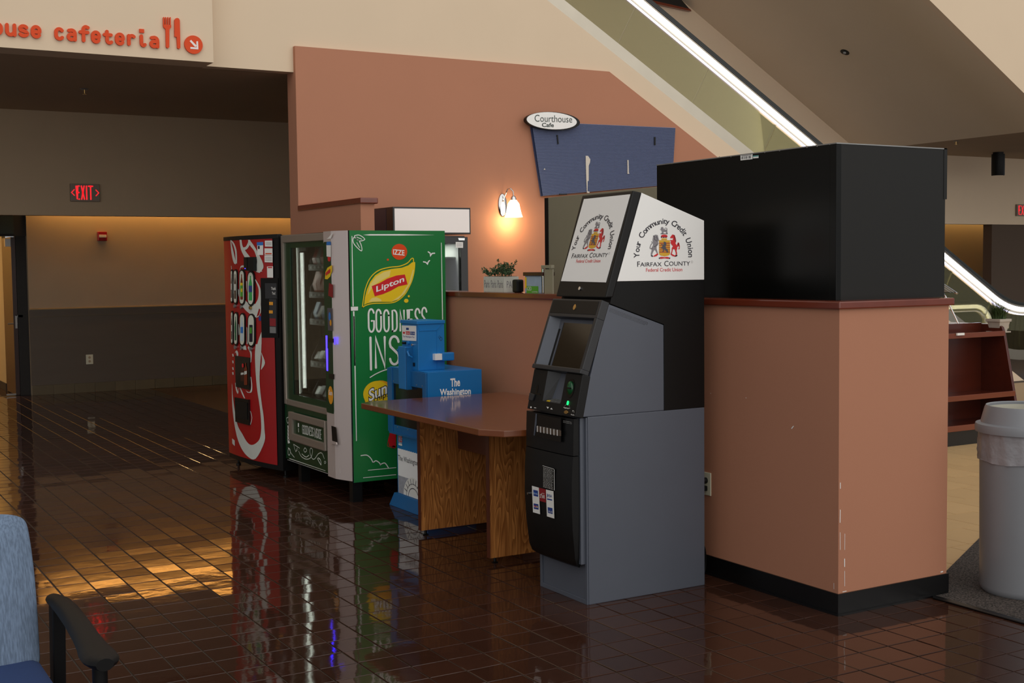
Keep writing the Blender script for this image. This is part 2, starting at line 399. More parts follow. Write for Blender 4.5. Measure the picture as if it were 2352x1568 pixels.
# ------------------------------------------------------------------ floor of quarry tiles
WALL_X, WALL_Y = 4.065, 4.09           # the counter wall's face and its near end
fl = MB(); fl.box(-5, 24, -2, 17.3, -0.2, -0.004); floor = fl.build('floor', 'grout')
struct(floor, 'glossy dark brown quarry tile floor with thin grout lines')
GX, GY = 16.0302486 * TILE, 27.4398174 * TILE
tiles = []
for i in range(-46, 14):
    for j in range(-30, 80):
        x0, y0 = GX + i * TILE, GY + j * TILE; cx, cy = x0 + TILE / 2, y0 + TILE / 2
        if y0 > 16.85 or cx < -4 or cx > 4.72: continue
        if cx > WALL_X + 0.1 and cy > WALL_Y + 0.1: continue
        d = Vector((cx, cy, -EYE)); z = d.dot(CF)
        if z > 0.3:
            px = 1176 + 2888 * d.dot(CR) / z; py = 784 - 2888 * d.dot(CU) / z
            vis = -60 < px < 2412 and 640 < py < 1640
        else: vis, px, py = False, 0, 0
        hid = (3.2 < cx < 3.95 and 4.8 < cy < 5.3) or (3.9 < cx < 4.1 and 4.7 < cy) or (3.25 < cx < 4.06 and 7.7 < cy < 9.9) or (cx > 3.4 and cy > 5.3) or px < 100 and py > 1180
        tiles.append((0 if vis and not hid else 1, z if z > 0 else 99, cx, cy))
tiles.sort()
def tile_mesh(mb, cx, cy, h, tx, ty, top=0.0):
    b = 0.0018; v = []
    for r, zz in ((h, -0.008), (h, top - b), (h - b, top)):
        for sx, sy in ((-1, -1), (1, -1), (1, 1), (-1, 1)):
            v.append((cx + sx * r, cy + sy * r, zz + (sx * tx + sy * ty if zz > -0.005 else 0)))
    f = [(8, 9, 10, 11)]
    for k in range(4):
        f += [(k, (k + 1) % 4, 4 + (k + 1) % 4, 4 + k), (4 + k, 4 + (k + 1) % 4, 8 + (k + 1) % 4, 8 + k)]
    mb.add(v, f)
HT = TILE / 2 - 0.0032
proto = []
rnd = random.Random(3)
for k in range(12):
    mb = MB(); tile_mesh(mb, 0, 0, HT, rnd.gauss(0, 0.0004), rnd.gauss(0, 0.0004)); o = mb.build('tile', 'quarry_tile'); proto.append(o.data); bpy.data.objects.remove(o)
for k, (a, b, cx, cy) in enumerate(tiles[:300]):
    o = bpy.data.objects.new('tile', proto[k % 12]); COL.objects.link(o); o.parent = floor; o.location = (cx, cy, 0)
mb = MB()
for a, b, cx, cy in tiles[300:]: tile_mesh(mb, cx, cy, HT, rnd.gauss(0, 0.0004), rnd.gauss(0, 0.0004))
tag(mb.build('tile_field', 'quarry_tile', floor), kind='stuff')

# beige tiled floor of the dining side
fb = MB(); fb.box(4.78, 14.0, 4.0, 10.7, -0.0039, -0.0015); floor_b = fb.build('floor_dining', 'beige_grout')
struct(floor_b, 'beige ceramic tile floor beyond the counter wall')
bt = MB().box(-0.1505, 0.1505, -0.1505, 0.1505, -0.0015, 0.001).build('tile', 'beige_tile'); btd = bt.data; bpy.data.objects.remove(bt)
for j in range(0, 12):
    for i in range(0, 22):
        cx = 4.95 + i * 0.305 + (0.152 if j % 2 else 0); cy = 4.13 + 0.1525 + j * 0.305
        d = Vector((cx, cy, -EYE)); z = d.dot(CF); px = 1176 + 2888 * d.dot(CR) / z
        if px > 2090:
            o = bpy.data.objects.new('tile', btd); COL.objects.link(o); o.parent = floor_b; o.location = (cx, cy, 0)

# carpet mat with rubber edge
cm = thing('entrance_mat', 'speckled grey carpet mat with black rubber edge under the waste bin', 'mat', (4.7, 3.0, 0))
MB().prism([(4.665, 1.0), (4.665, 4.07), (4.79, 4.20), (8.2, 6.09), (9.0, 6.0), (9.0, 1.0)], 'z', 0.0015, 0.007).build('carpet', 'carpet_pile', cm)
MB().prism([(4.632, 1.0), (4.632, 4.05), (4.672, 4.085), (4.672, 1.0)], 'z', 0.0015, 0.009).build('rubber_edge', 'black_rubber', cm, bevel=0.003)

# ------------------------------------------------------------------ far hall
YB, YS, ZC = 16.92, 14.65, 3.345
wb = MB().box(2.745, 24, YB, YB + 0.2, 0, 3.3).box(-5, 1.5, YB, YB + 0.2, 0, 3.3).build('wall_back', 'taupe_paint')
struct(wb, 'taupe back wall of the passage with darker wainscot')
MB().box(2.745, 8, YB - 0.012, YB, 0.125, 1.09).build('wainscot', 'wainscot_paint', wb)
mat('rail_paint', 'B08F5E', 0.6)
rail = MB().prism([(YB - 0.02, 1.096), (YB - 0.02, 1.106), (YB, 1.110), (YB, 1.096)], 'x', 2.745, 8).build('trim_1', 'rail_paint', wb)
MB().box(2.745, 8, YB - 0.02, YB - 0.012, 1.0, 1.006).build('wainscot_line', 'wainscot_tile', wb)
tb = MB().box(-0.127, 0.127, -0.016, 0.0, 0.0, 0.122).build('tile', 'wainscot_tile', bevel=0.002); tbd = tb.data; bpy.data.objects.remove(tb)
for k in range(14):
    o = bpy.data.objects.new('tile', tbd); COL.objects.link(o); o.parent = wb; o.location = (2.745 + 0.13 + k * 0.26, YB - 0.0, 0)
MB().box(17.0, 22.5, YB - 0.01, YB, 0, 3.3).build('glow_patch', 'yellow_lit_paint', wb)  # cove glow on the back wall put into a yellower patch
wd = MB().box(18.17, 24, YS + 0.02, YS + 0.2, 0, 2.2).build('wall_side', 'brown_wall_paint'); struct(wd, 'dark brown wall under the bulkhead beyond the escalator')
struct(MB().box(8, 24, YS, YS + 0.15, 2.2, 8.5).build('wall_hall', 'cream_paint'), 'bulkhead wall given a paler cream for its stronger light above the escalator foot that carries an exit sign')  # same wall as the bulkhead, its brighter light put into a paler paint
wk = MB(); wk.box(-5, 8, YS, YS + 0.15, 2.2, 3.5)
wk = wk.build('wall_bulkhead', 'taupe_paint'); struct(wk, 'taupe bulkhead wall that carries the exit signs')
struct(MB().box(-5, 24, YS + 0.15, 17.2, 3.0, 3.1).build('ceiling_corridor', 'ceiling_paint'), 'low ceiling of the corridor behind the bulkhead')
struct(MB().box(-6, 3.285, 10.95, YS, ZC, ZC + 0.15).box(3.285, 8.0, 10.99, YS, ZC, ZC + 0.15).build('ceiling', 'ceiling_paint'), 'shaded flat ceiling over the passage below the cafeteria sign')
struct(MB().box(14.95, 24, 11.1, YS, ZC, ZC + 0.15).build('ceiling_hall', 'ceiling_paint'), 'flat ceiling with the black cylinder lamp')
t30 = math.tan(R(30))
struct(MB().prism([(14.95, ZC), (14.95, ZC + 0.15), (4.9, ZC + 10.05 * t30 + 0.15), (4.9, ZC + 10.05 * t30)], 'y', 11.1, YS).build('ceiling_sloped', 'slope_paint'), 'sloping soffit above the escalator')
struct(MB().prism([(24, ZC), (24, 9.2), (4.9, 9.2), (4.9, ZC + 10.05 * t30), (14.95, ZC)], 'y', 11.0, 11.1).build('wall_upper', 'cream_paint'), 'cream wall above the sloping soffit')
# flat black panel for the darkness of an opening, with its edge strip
a, b, c_ = onY(1500, 12, YS - 0.02), onY(1580, 22, YS - 0.02), onY(1560, 2, YS - 0.02)
tp = MB().prism([(a.x - 1.2, a.z + 0.16), (b.x, b.z), (b.x - 0.62, b.z + 0.5), (a.x - 1.2, a.z + 0.7)], 'y', YS - 0.06, YS).build('opening_panel', 'dark_jamb'); struct(tp, 'black panel standing in for a dark opening, with a red-brown lower edge at the head of the sloping soffit')
MB().prism([(a.x - 1.2, a.z + 0.10), (b.x + 0.03, b.z - 0.03), (b.x, b.z), (a.x - 1.2, a.z + 0.16)], 'y', YS - 0.07, YS).build('edge_strip', 'cherry_trim', tp)

# cream walls of the atrium, red painted wall, wing wall
YF, YC, YR = 10.65, 10.86, 10.81
fa = MB().box(-6, 3.285, YF, YF + 0.3, ZC, 8).build('wall_fascia', 'cream_paint'); struct(fa, 'cream fascia that carries the cafeteria sign')
s0, s1 = onY(1255, 0, YC), onY(1700, 350, YC)
def skirt_z(x): return (s0.z + s1.z) / 2 - (x - (s0.x + s1.x) / 2) * t30
struct(MB().prism([(3.285, ZC), (4.10, ZC), (4.10, 0), ((s0.x + s1.x) / 2 + skirt_z((s0.x + s1.x) / 2) / t30, 0), (3.285, skirt_z(3.285))], 'y', YC, YC + 0.14).build('wall_cream', 'cream_paint'), 'cream wall under the escalator')
r0, r1 = onY(1400, 163, YR), onY(1645, 358, YR); zr = r0.z
struct(MB().prism([(4.08, 0), (4.08, zr), (r0.x, zr), (r1.x + 2.0, r1.z - 2.0 * t30), (r1.x + 2.0, 0)], 'y', YR, YC).build('wall_red', 'terracotta_paint'), 'terracotta painted wall behind the cafe')
struct(MB().box(4.08, 4.20, YC, YC + 0.16, 0, zr).build('wall_end', 'terracotta_paint'), 'narrow terracotta end of the painted wall')
ww = MB().box(4.08, 4.20, 9.41, YR, 0, 2.10).build('wall_wing', 'terracotta_paint'); struct(ww, 'terracotta wing wall with cherry cap behind the vending machines')
MB().box(4.07, 4.225, 9.385, YR, 2.10, 2.148).build('trim_3', 'cherry_trim', ww, bevel=0.008)
# counter half wall
plan = [(WALL_X, WALL_Y), (4.77, WALL_Y), (4.77, 5.62), (4.21, 5.62), (4.21, 9.41), (WALL_X, 9.41)]
wc = MB().prism(plan, 'z', 0, 1.378).build('wall_counter', 'terracotta_paint'); struct(wc, 'terracotta counter half wall with cherry cap and black base')
o_ = 0.016
MB().prism([(WALL_X - o_, WALL_Y - o_), (4.77 + 0.022, WALL_Y - o_), (4.77 + 0.022, 5.64), (4.23, 5.64), (4.23, 9.41), (WALL_X - o_, 9.41)], 'z', 1.378, 1.413).build('cap', 'cherry_trim', wc, bevel=0.006)
q = 0.008
bb = MB().prism([(WALL_X - q, WALL_Y - q), (4.77 + q, WALL_Y - q), (4.77 + q, 5.62), (4.21, 5.62), (4.21, 9.41), (WALL_X - q, 9.41)], 'z', 0, 0.097).build('baseboard_counter', 'black_rubber', wc)
MB().prism([(WALL_X - 0.02, WALL_Y - 0.02), (4.77 + 0.012, WALL_Y - 0.02), (4.77 + 0.012, WALL_Y + 0.2), (WALL_X + 0.2, WALL_Y + 0.2), (WALL_X + 0.2, 9.41), (WALL_X - 0.02, 9.41)], 'z', 0, 0.008).build('base_toe', 'black_rubber', wc)
# chipped paint on the corner
mb = MB(); pf, pr = sideY(WALL_Y), frontX(WALL_X)
for (x0, y0, x1, y1, w) in ((1930, 1108, 1930, 1122, 2), (1929.5, 1170, 1929, 1200, 2), (1929, 1222, 1929, 1262, 1.2), (1940, 1225, 1939.5, 1262, 1.2), (1939, 1283, 1939, 1300, 2.5), (1939, 1310, 1939, 1345, 1.2), (1934, 1358, 1943, 1356, 1.6), (2157, 1311, 2161, 1310, 3)):
    d_stroke(mb, pf, [pf.px(x0, y0), pf.px(x1, y1)], w * 0.0019)
for (x0, y0, x1, y1, w) in ((1915, 1338, 1915, 1352, 1.2), (1820, 984, 1824, 979, 2.5), (1715, 913, 1716, 914.5, 2), (1634, 903, 1635, 904, 2)):
    d_stroke(mb, pr, [pr.px(x0, y0), pr.px(x1, y1)], w * 0.0019)
mb.build('paint_chips', 'white_panel', wc)
# corridor behind the open door
struct(MB().box(2.567, 2.61, 17.75, 22, 0, 2.9).build('wall_corridor', 'yellow_lit_paint'), 'yellow lit corridor wall beyond the open door')
MB().box(2.556, 2.567, 17.75, 22, 0, 0.1).build('baseboard_corridor', 'dark_jamb')
tag(bpy.data.objects['baseboard_corridor'], 'dark baseboard of the lit corridor', kind='structure')
struct(MB().box(-1, 2.6, 21, 21.1, 0, 3).build('wall_corridor_end', 'yellow_lit_paint'), 'far end wall of the lit corridor')
struct(MB().box(-1, 2.745, 17.12, 22, -0.1, -0.001).build('floor_corridor', 'quarry_tile'), 'brown floor of the lit corridor')
struct(MB().box(-1, 2.745, 17.12, 22, 2.9, 3.0).build('ceiling_corridor_end', 'cream_paint'), 'pale ceiling of the lit corridor')

# ------------------------------------------------------------------ escalator
esc = thing('escalator', 'escalator with glass balustrade, white light strips and black handrail', 'escalator', (9.5, 11.4, 0))
h0, h1 = onY(1482, 0, YC), onY(1878, 330, YC)
D = Vector((math.cos(R(30)), -math.sin(R(30)))); N2 = Vector((math.sin(R(30)), math.cos(R(30))))
def lin2(a, b):      # signed distance above the lower handrail edge of a line given by two pixels
    m = (Vector((onY(*a, YC).x, onY(*a, YC).z)) + Vector((onY(*b, YC).x, onY(*b, YC).z))) / 2
    return (m - Vector(((h0.x + h1.x) / 2, (h0.z + h1.z) / 2))).dot(N2)
HM = Vector(((h0.x + h1.x) / 2, (h0.z + h1.z) / 2))
zflat = onY(2345, 703, YC).z
rc = 1.25                                    # radius of the bend at the foot
RE = 0.37
def rail_path(off, top=-6.0, turn=False):
    """centre line of the handrail's lower edge, shifted by off along its normal: incline, bend, level run"""
    zc_ = zflat + rc; tl = (HM.y - (zc_ - rc * math.cos(R(30)))) / math.sin(R(30)); pe = HM + D * tl
    ctr = pe + N2 * rc
    out = [HM + D * top + N2 * off, pe + N2 * off]
    for k in range(1, 9):
        a = R(30) * (1 - k / 8); nn = Vector((math.sin(a), math.cos(a))); out.append(ctr - nn * (rc - off))
    out.append(out[-1] + Vector((0.55, 0)))
    if turn:
        c0 = out[-1] - Vector((0, RE + off)); out += [c0 + Vector((math.sin(R(15 * k)), math.cos(R(15 * k)))) * (RE + off) for k in range(1, 13)]
    return out
o_sk0, o_sk1 = lin2((1255, 0), (1700, 350)), lin2((1300, 0), (1735, 348))
o_l0 = lin2((1444.7, 0), (1851, 333)); o_b0, o_b1 = lin2((1458, 0), (1860, 332)), lin2((1473, 0), (1875, 331)); o_h1 = lin2((1494, 0), (1889, 329))
def band(mb, d0, d1, y0, y1, top=-6.0, turn=False):
    A, B = rail_path(d0, top, turn), rail_path(d1, top, turn)
    for i in range(len(A) - 1):
        mb.prism([tuple(A[i]), tuple(A[i + 1]), tuple(B[i + 1]), tuple(B[i])], 'y', y0, y1)
    return mb
for yy, side in ((YC + 0.02, 0), (12.15, 1)):
    if side == 0:
        band(MB(), o_sk0, o_sk1, yy, yy + 0.05).build('skirt_panel', 'stainless', esc)
    band(MB(), o_b0, o_b1, yy - 0.02, yy + 0.02, turn=True).build('light_strip', 'led_white', esc)
    band(MB(), o_l0 - 0.006, o_l0 + 0.008, yy - 0.006, yy + 0.012, turn=True).build('thin_light_strip', 'led_soft', esc)
    band(MB(), o_b1, 0.0, yy - 0.02, yy + 0.03, turn=True).build('rail_profile', 'stainless', esc)
    band(MB(), 0.0, o_h1, yy - 0.035, yy + 0.045, turn=True).build('handrail', 'handrail_rubber', esc, bevel=0.006)
    band(MB(), o_l0 + 0.01, o_b0, yy + 0.0, yy + 0.02, turn=True).build('rail_channel', 'stainless_satin', esc)
    # glass panels, cut square to the incline
    j0 = onY(1633.7, 152.4, YC); j1 = onY(1788, 286, YC); per = (Vector((j1.x, j1.z)) - Vector((j0.x, j0.z))).length; s00 = (Vector((j0.x, j0.z)) - HM).dot(D)
    g0 = o_sk1 if side == 0 else o_sk1
    A, B = rail_path(g0), rail_path(o_l0 + 0.004)
    smax = (A[1] - HM).dot(D)
    k = -4; 
    while True:
        sa = s00 + k * per + 0.004; sb = min(s00 + (k + 1) * per - 0.004, smax)
        if sa >= smax: break
        MB().prism([tuple(HM + D * sa + N2 * g0), tuple(HM + D * sb + N2 * g0), tuple(HM + D * sb + N2 * (o_l0 + 0.004)), tuple(HM + D * sa + N2 * (o_l0 + 0.004))], 'y', yy + 0.01, yy + 0.018).build('glass_panel', 'balustrade_glass', esc)
        k += 1
    mb = MB()
    for i in range(1, len(A) - 1): mb.prism([tuple(A[i]), tuple(A[i + 1]), tuple(B[i + 1]), tuple(B[i])], 'y', yy + 0.01, yy + 0.018)
    ce = B[-1] - Vector((0, RE + o_l0 + 0.004)); mb.prism([tuple(ce + Vector((math.sin(R(15 * k)), math.cos(R(15 * k)))) * (RE + o_l0 + 0.004)) for k in range(13)], 'y', yy + 0.01, yy + 0.018)
    mb.build('glass_panel', 'balustrade_glass', esc)
# steps
mb = MB(); bot = rail_path(o_sk0 - 0.05); n = 0
x, z = bot[1].x, 0.0
st = 0.35
for k in range(26):
    xx = x - k * st; zz = 0.02 + k * st * t30
    mb.box(xx - st, xx, YC + 0.08, 12.14, zz - 0.25 + st * t30, zz + st * t30 - 0.0)
mb.build('steps', 'grey_metal', esc)
band(MB(), o_sk0, o_sk1, 12.10, 12.14).build('skirt_panel', 'stainless', esc)

# ------------------------------------------------------------------ cash machine
AY0, AY1 = 4.832, 5.262
atm = thing('cash_machine', 'graphite and black cash machine with white emblem topper beside the counter wall', 'cash machine', (3.55, 5.05, 0))
cab = MB().box(3.215, 3.902, AY0, AY1, 0, 0.884).build('cabinet', 'graphite_paint', atm, bevel=0.004)
mb = MB(); mb.box(3.207, 3.215, AY0 + 0.004, AY0 + 0.022, 0.0, 0.88); mb.box(3.207, 3.215, AY1 - 0.022, AY1 - 0.004, 0.0, 0.88); mb.box(3.207, 3.215, AY0 + 0.02, AY1 - 0.02, 0.0, 0.022)
mb.build('front_frame', 'graphite_paint', cab, bevel=0.002)
# bowed lower door and dispenser head
def bowed(prof, y0, y1, xb, rows=None):
    """front skin swept along the profile (x, z), slightly crowned across its width"""
    m = MB(); ny = 8; vs = []; n = len(prof)
    for x, z, ins in prof:
        for k in range(ny + 1):
            t = k / ny; crown = 0.010 * (1 - (2 * t - 1) ** 4)
            vs.append((x - crown, y0 + ins + (y1 - y0 - 2 * ins) * t, z))
    fs = [(i * (ny + 1) + k, i * (ny + 1) + k + 1, (i + 1) * (ny + 1) + k + 1, (i + 1) * (ny + 1) + k) for i in range(n - 1) for k in range(ny)]
    b = len(vs)
    for x, z, ins in prof: vs += [(xb, y0 + ins, z), (xb, y1 - ins, z)]
    for i in range(n - 1):
        fs += [(i * (ny + 1), (i + 1) * (ny + 1), b + 2 * i + 2, b + 2 * i), (i * (ny + 1) + ny, b + 2 * i + 1, b + 2 * i + 3, (i + 1) * (ny + 1) + ny)]
    fs.append(tuple(range(ny + 1)) + (b + 1, b)); l = (n - 1) * (ny + 1)
    fs.append(tuple(range(l, l + ny + 1))[::-1] + (b + 2 * n - 2, b + 2 * n - 1))
    m.add(vs, fs); return m
door = bowed([(3.150, 0.700, 0), (3.142, 0.60, 0), (3.140, 0.48, 0), (3.146, 0.35, 0.002), (3.160, 0.22, 0.006), (3.172, 0.185, 0.012), (3.19, 0.172, 0.02)], 4.86, 5.285, 3.195).build('lower_door', 'black_plastic', atm, smooth=True)
head = bowed([(3.156, 0.876, 0.0), (3.153, 0.80, 0), (3.151, 0.704, 0)], 4.86, 5.285, 3.195).build('dispenser_head', 'black_plastic', atm, smooth=True)
MB().box(3.185, 3.216, 4.852, 5.275, 0.19, 0.878).build('door_side', 'graphite_paint', atm, bevel=0.003)
c9 = crop(1200, 930, 4.019); pd = frontX(3.1295)
def pq(mb, pl, cr, pts, off=0.0012, thick=0.0): return d_poly(mb, pl, [pl.px(*cr(*p)) for p in pts], off, thick)
# cash slot
mb = MB(); pq(mb, pd, c9, [(112, 85), (352, 125), (352, 350), (108, 285)], -0.002, 0.004); slot = mb.build('cash_slot', 'black_gloss', head)
mb = MB(); pq(mb, pd, c9, [(125, 82), (131, 84), (128, 180), (112, 285), (106, 283)], 0.001, 0.003); mb.build('slot_lip', 'graphite_paint', head)
for k in range(7):
    x = 145 + k * 31; y = 222 + k * 6.0
    a, b = pd.px(*c9(x, y + 26)); a2, b2 = pd.px(*c9(x + 25, y + 28)); h = pd.px(*c9(x, y - 24))[1] - b
    mb = MB(); d_rect(mb, pd, a, a2, b, b + h, 0.004, 0.006); rl = mb.build('roller', 'brown_wall_paint', head)
    mb = MB(); d_rect(mb, pd, a - 0.001, a + 0.0022, b - 0.001, b + h + 0.001, 0.006, 0.004); mb.build('roller_ridge', 'white_panel', rl)
mb = MB()
for t, x0, y0, x1, y1 in (('Insert headphones', 382, 152, 457, 166), ('to use speech mode', 380, 165, 460, 180)):
    a, b = pd.px(*c9(x0, y0)); a1, b1 = pd.px(*c9(x1, y1)); d_text(mb, pd, t, a, (b + b1) / 2, a1 - a, 0.0035)
mb.build('instruction_print', 'white_print', head)
# stickers
mb = MB(); pq(mb, pd, c9, [(190, 562), (300, 595), (301, 793), (196, 770)], 0.0012); lab = mb.build('notice_label', 'black_matte', door)
mb = MB(); pq(mb, pd, c9, [(190, 562), (300, 595), (300, 599), (190, 566)], 0.0018); pq(mb, pd, c9, [(295, 594), (300, 595), (301, 793), (296, 792)], 0.0018)
rr = random.Random(5)
for k in range(15):
    y = 580 + k * 12.6; x = 196
    while x < 282:
        w = rr.uniform(5, 17); w = min(w, 287 - x); dy = (x - 196) * 0.28
        pq(mb, pd, c9, [(x, y + dy), (x + w, y + dy + 0.28 * w), (x + w, y + dy + 0.28 * w + 3.4), (x, y + dy + 3.4)], 0.0018); x += w + 4
mb.build('notice_print', 'white_print', lab)
mb = MB(); pq(mb, pd, c9, [(90, 750), (154, 768), (166, 1014), (100, 995)], 0.0012); st1 = mb.build('network_sticker', 'white_print', door)
mb = MB(); pq(mb, pd, c9, [(220, 785), (290, 801), (298, 1054), (229, 1033)], 0.0012); st2 = mb.build('network_sticker', 'white_print', door)
mb = MB(); pq(mb, pd, c9, [(154, 768), (218, 784), (220, 906), (162, 890)], 0.0012); st3 = mb.build('network_sticker', 'dark_red_print', door)
mb = MB(); pq(mb, pd, c9, [(103, 786), (146, 796), (149, 853), (106, 842)], 0.0018); mb.build('logo_print', 'navy_print', st1)
mb = MB(); pq(mb, pd, c9, [(231, 866), (278, 876), (278, 888), (231, 878)], 0.0018); pq(mb, pd, c9, [(231, 822), (236, 823), (236, 858), (231, 857)], 0.0018); mb.build('logo_print', 'navy_print', st2)
mb = MB(); pq(mb, pd, c9, [(237, 947), (281, 957), (283, 1012), (240, 1000)], 0.0018); mb.build('logo_print', 'navy_print', st2)
mb = MB(); a, b = pd.px(*c9(117, 818)); d_disc(mb, pd, a, b, 0.0055, off=0.0022); a, b = pd.px(*c9(134, 823)); d_disc(mb, pd, a, b, 0.0055, off=0.0022); mb.build('logo_print', 'blue_print', st1)
mb = MB(); pq(mb, pd, c9, [(106, 912), (151, 922), (153, 972), (109, 962)], 0.0018); mb.build('logo_print', 'navy_print', st1)
mb = MB(); a, b = pd.px(*c9(120, 940)); d_disc(mb, pd, a, b, 0.0056, off=0.0022); mb.build('logo_print', 'red_print', st1)
mb = MB(); a, b = pd.px(*c9(139, 944)); d_disc(mb, pd, a, b, 0.0056, off=0.0021); mb.build('logo_print', 'orange_print', st1)
mb = MB()
def ptext(mb, pl, cr, t, x0, y0, x1, y1, h, off=0.0024, bold=0.0, shear=0.0):
    """text between two baseline pixels; the baseline may slope"""
    A = pl.px(*cr(x0, y0)); B = pl.px(*cr(x1, y1)); T = pl.px(*cr(x0, y0 - h)); hh = math.hypot(T[0] - A[0], T[1] - A[1])
    ux, uy = (B[0] - A[0]), (B[1] - A[1])
    d_text(mb, pl, t, 0, 0, 1, 1, off, bold, 0, fn=lambda p, q: (A[0] + ux * p + shear * q * hh, A[1] + uy * p + q * hh)); return mb
ptext(mb, pd, c9, 'Cirrus', 106, 826, 145, 833, 14); mb.build('logo_lettering', 'white_print', st1)
mb = MB(); ptext(mb, pd, c9, 'MasterCard', 109, 948, 150, 955, 12); mb.build('logo_lettering', 'white_print', st1)
mb = MB(); ptext(mb, pd, c9, 'PLUS', 247, 995, 279, 1001, 16); mb.build('logo_lettering', 'white_print', st2)
mb = MB(); ptext(mb, pd, c9, 'STAR', 166, 862, 212, 870, 34, bold=0.01); d_stroke(mb, pd, smoothline([pd.px(*c9(x, y)) for x, y in ((170, 832), (188, 820), (208, 824))]), 0.0016, 0.0024); mb.build('logo_lettering', 'white_print', st3)
mb = MB(); ptext(mb, pd, c9, 'VISA', 235, 852, 277, 860, 26, bold=0.01); mb.build('logo_lettering', 'navy_print', st2)
mb = MB(); p_ = pd.pt(*pd.px(*c9(62, 820))); mb.lathe(p_ + Vector((-0.008, 0, 0)), [(0.0, 0), (0.006, 0), (0.007, 0.012)], 12, 'x'); mb.build('door_lock', 'chrome', door)
# upper fascia
gs = MB().prism([(3.176, 0.885), (3.332, 1.406), (3.656, 1.296), (3.656, 0.885)], 'y', AY0 + 0.002, AY1 - 0.002).build('side_housing', 'graphite_paint', atm, bevel=0.003)
bk = MB().prism([(3.345, 1.405), (3.37, 1.507), (3.902, 1.507), (3.902, 0.8845), (3.657, 0.8845), (3.657, 1.298)], 'y', AY0, AY1).build('rear_cover', 'black_matte', atm, bevel=0.002)
mb = MB(); ps = sideY(AY0 + 0.002); c4 = crop(1180, 420, 3.7326)
for r_ in range(4):
    for k in range(29 if r_ != 3 else 27):
        x = 832 + k * 11.4 + (5.7 if r_ % 2 else 0) - r_ * 4; y = 1072 + (x - 832) * 0.385 + r_ * 10
        a, b = ps.px(*c4(x, y)); d_disc(mb, ps, a, b, 0.0017, off=0.0006, n=6)
tag(mb.build('vent_holes', 'black_gloss', gs), kind='stuff')
P2 = PL((3.145, 5.05, 0.889), (0, -1, 0), (0.044, 0, 0.196), (-0.196, 0, 0.044))
P1 = PL((3.178, 5.05, 1.087), (0, -1, 0), (0.122, 0, 0.338), (-0.338, 0, 0.122))
c7 = crop(1195, 660, 5.227)
LB = 0.359; AL, AR = -0.212, 0.218
# screen surround: bars round a sunk screen
fas = MB(); d_rect(fas, P1, AL, AR, 0.0, 0.022, 0.006, 0.05); d_rect(fas, P1, AL, AR, 0.268, LB, 0.0, 0.045)
d_rect(fas, P1, AL, AL + 0.02, 0.02, 0.27, 0.0, 0.05); d_rect(fas, P1, AR - 0.024, AR, 0.02, 0.27, 0.0, 0.045)
fas = fas.build('screen_surround', 'dark_grey_plastic', atm, bevel=0.004)
mb = MB(); mb.loft([P1.pt(AL + 0.02, 0.022, 0), P1.pt(AL + 0.02, 0.268, 0), P1.pt(AL + 0.02, 0.268, -0.045), P1.pt(AL + 0.02, 0.022, -0.045)], [P1.pt(AL + 0.022, 0.022, 0), P1.pt(AL + 0.022, 0.268, 0), P1.pt(AL + 0.062, 0.268, -0.045), P1.pt(AL + 0.062, 0.022, -0.045)]); mb.build('surround_cheek', 'graphite_paint', fas)
mb = MB(); d_rect(mb, P1, AL + 0.02, AR - 0.02, 0.0, 0.27, -0.044, 0.006); mb.build('surround_back', 'black_plastic', fas)
mb = MB(); d_rect(mb, P1, AL + 0.098, AR - 0.03, 0.026, 0.25, -0.041, 0.004); scr = mb.build('screen', 'screen_glass', atm)
mb = MB(); d_rect(mb, P1, AL + 0.090, AL + 0.098, 0.026, 0.25, -0.038, 0.006); mb.build('screen_edge', 'graphite_paint', scr)
mb = MB(); d_rect(mb, P1, AL + 0.012, AR - 0.02, 0.285, LB - 0.008, 0.0015, 0.002); mb.build('header_plate', 'black_plastic', fas, bevel=0.001)
mb = MB(); a, b = P1.px(*c7(662, 235)); d_disc(mb, P1, a, b, 0.011, 0.014, 0.004, thick=0.003); mb.build('badge', 'brass', fas)
# keypad deck with a pocket between two cheeks
aL, aR = P2.px(*c7(265, 1385))[0], P2.px(*c7(500, 1330))[0]
dk = MB(); d_rect(dk, P2, AL, aL, 0.0, 0.198, 0.0, 0.045); d_rect(dk, P2, aR, AR, 0.0, 0.198, 0.0, 0.045); d_rect(dk, P2, aL, aR, 0.0, 0.05, 0.0, 0.045)
dk = dk.build('keypad_deck', 'black_plastic', atm, bevel=0.003)
mb = MB(); d_rect(mb, P2, aL, aR, 0.045, 0.205, -0.05, 0.005); mb.build('pocket_back', 'black_gloss', dk)
mb = MB(); mb.loft([P2.pt(aL, 0.05, 0), P2.pt(aL, 0.196, 0), P2.pt(aL + 0.055, 0.196, -0.05), P2.pt(aL + 0.03, 0.05, -0.05)], [P2.pt(aL + 0.002, 0.05, 0), P2.pt(aL + 0.002, 0.196, 0), P2.pt(aL + 0.057, 0.196, -0.05), P2.pt(aL + 0.032, 0.05, -0.05)]); mb.build('pocket_cheek', 'dark_grey_plastic', dk)
pk = PL(P2.pt(0, 0.048, 0), (0, -1, 0), (0.98, 0, 0.2), (-0.2, 0, 0.98))
mb = MB(); d_rect(mb, pk, aL + 0.03, aR - 0.002, 0.0, 0.05, 0.001, 0.004); kp = mb.build('keypad_plate', 'dark_grey_plastic', dk)
for r_ in range(4):
    for k in range(4):
        mb = MB(); w = (aR - aL - 0.04) / 4; d_rect(mb, pk, aL + 0.034 + k * w, aL + 0.034 + (k + 0.8) * w, 0.003 + r_ * 0.0115, 0.012 + r_ * 0.0115, 0.005, 0.005)
        mb.build('key', 'yellow_print' if (k == 0 and r_ == 0) else 'grey_metal', kp)
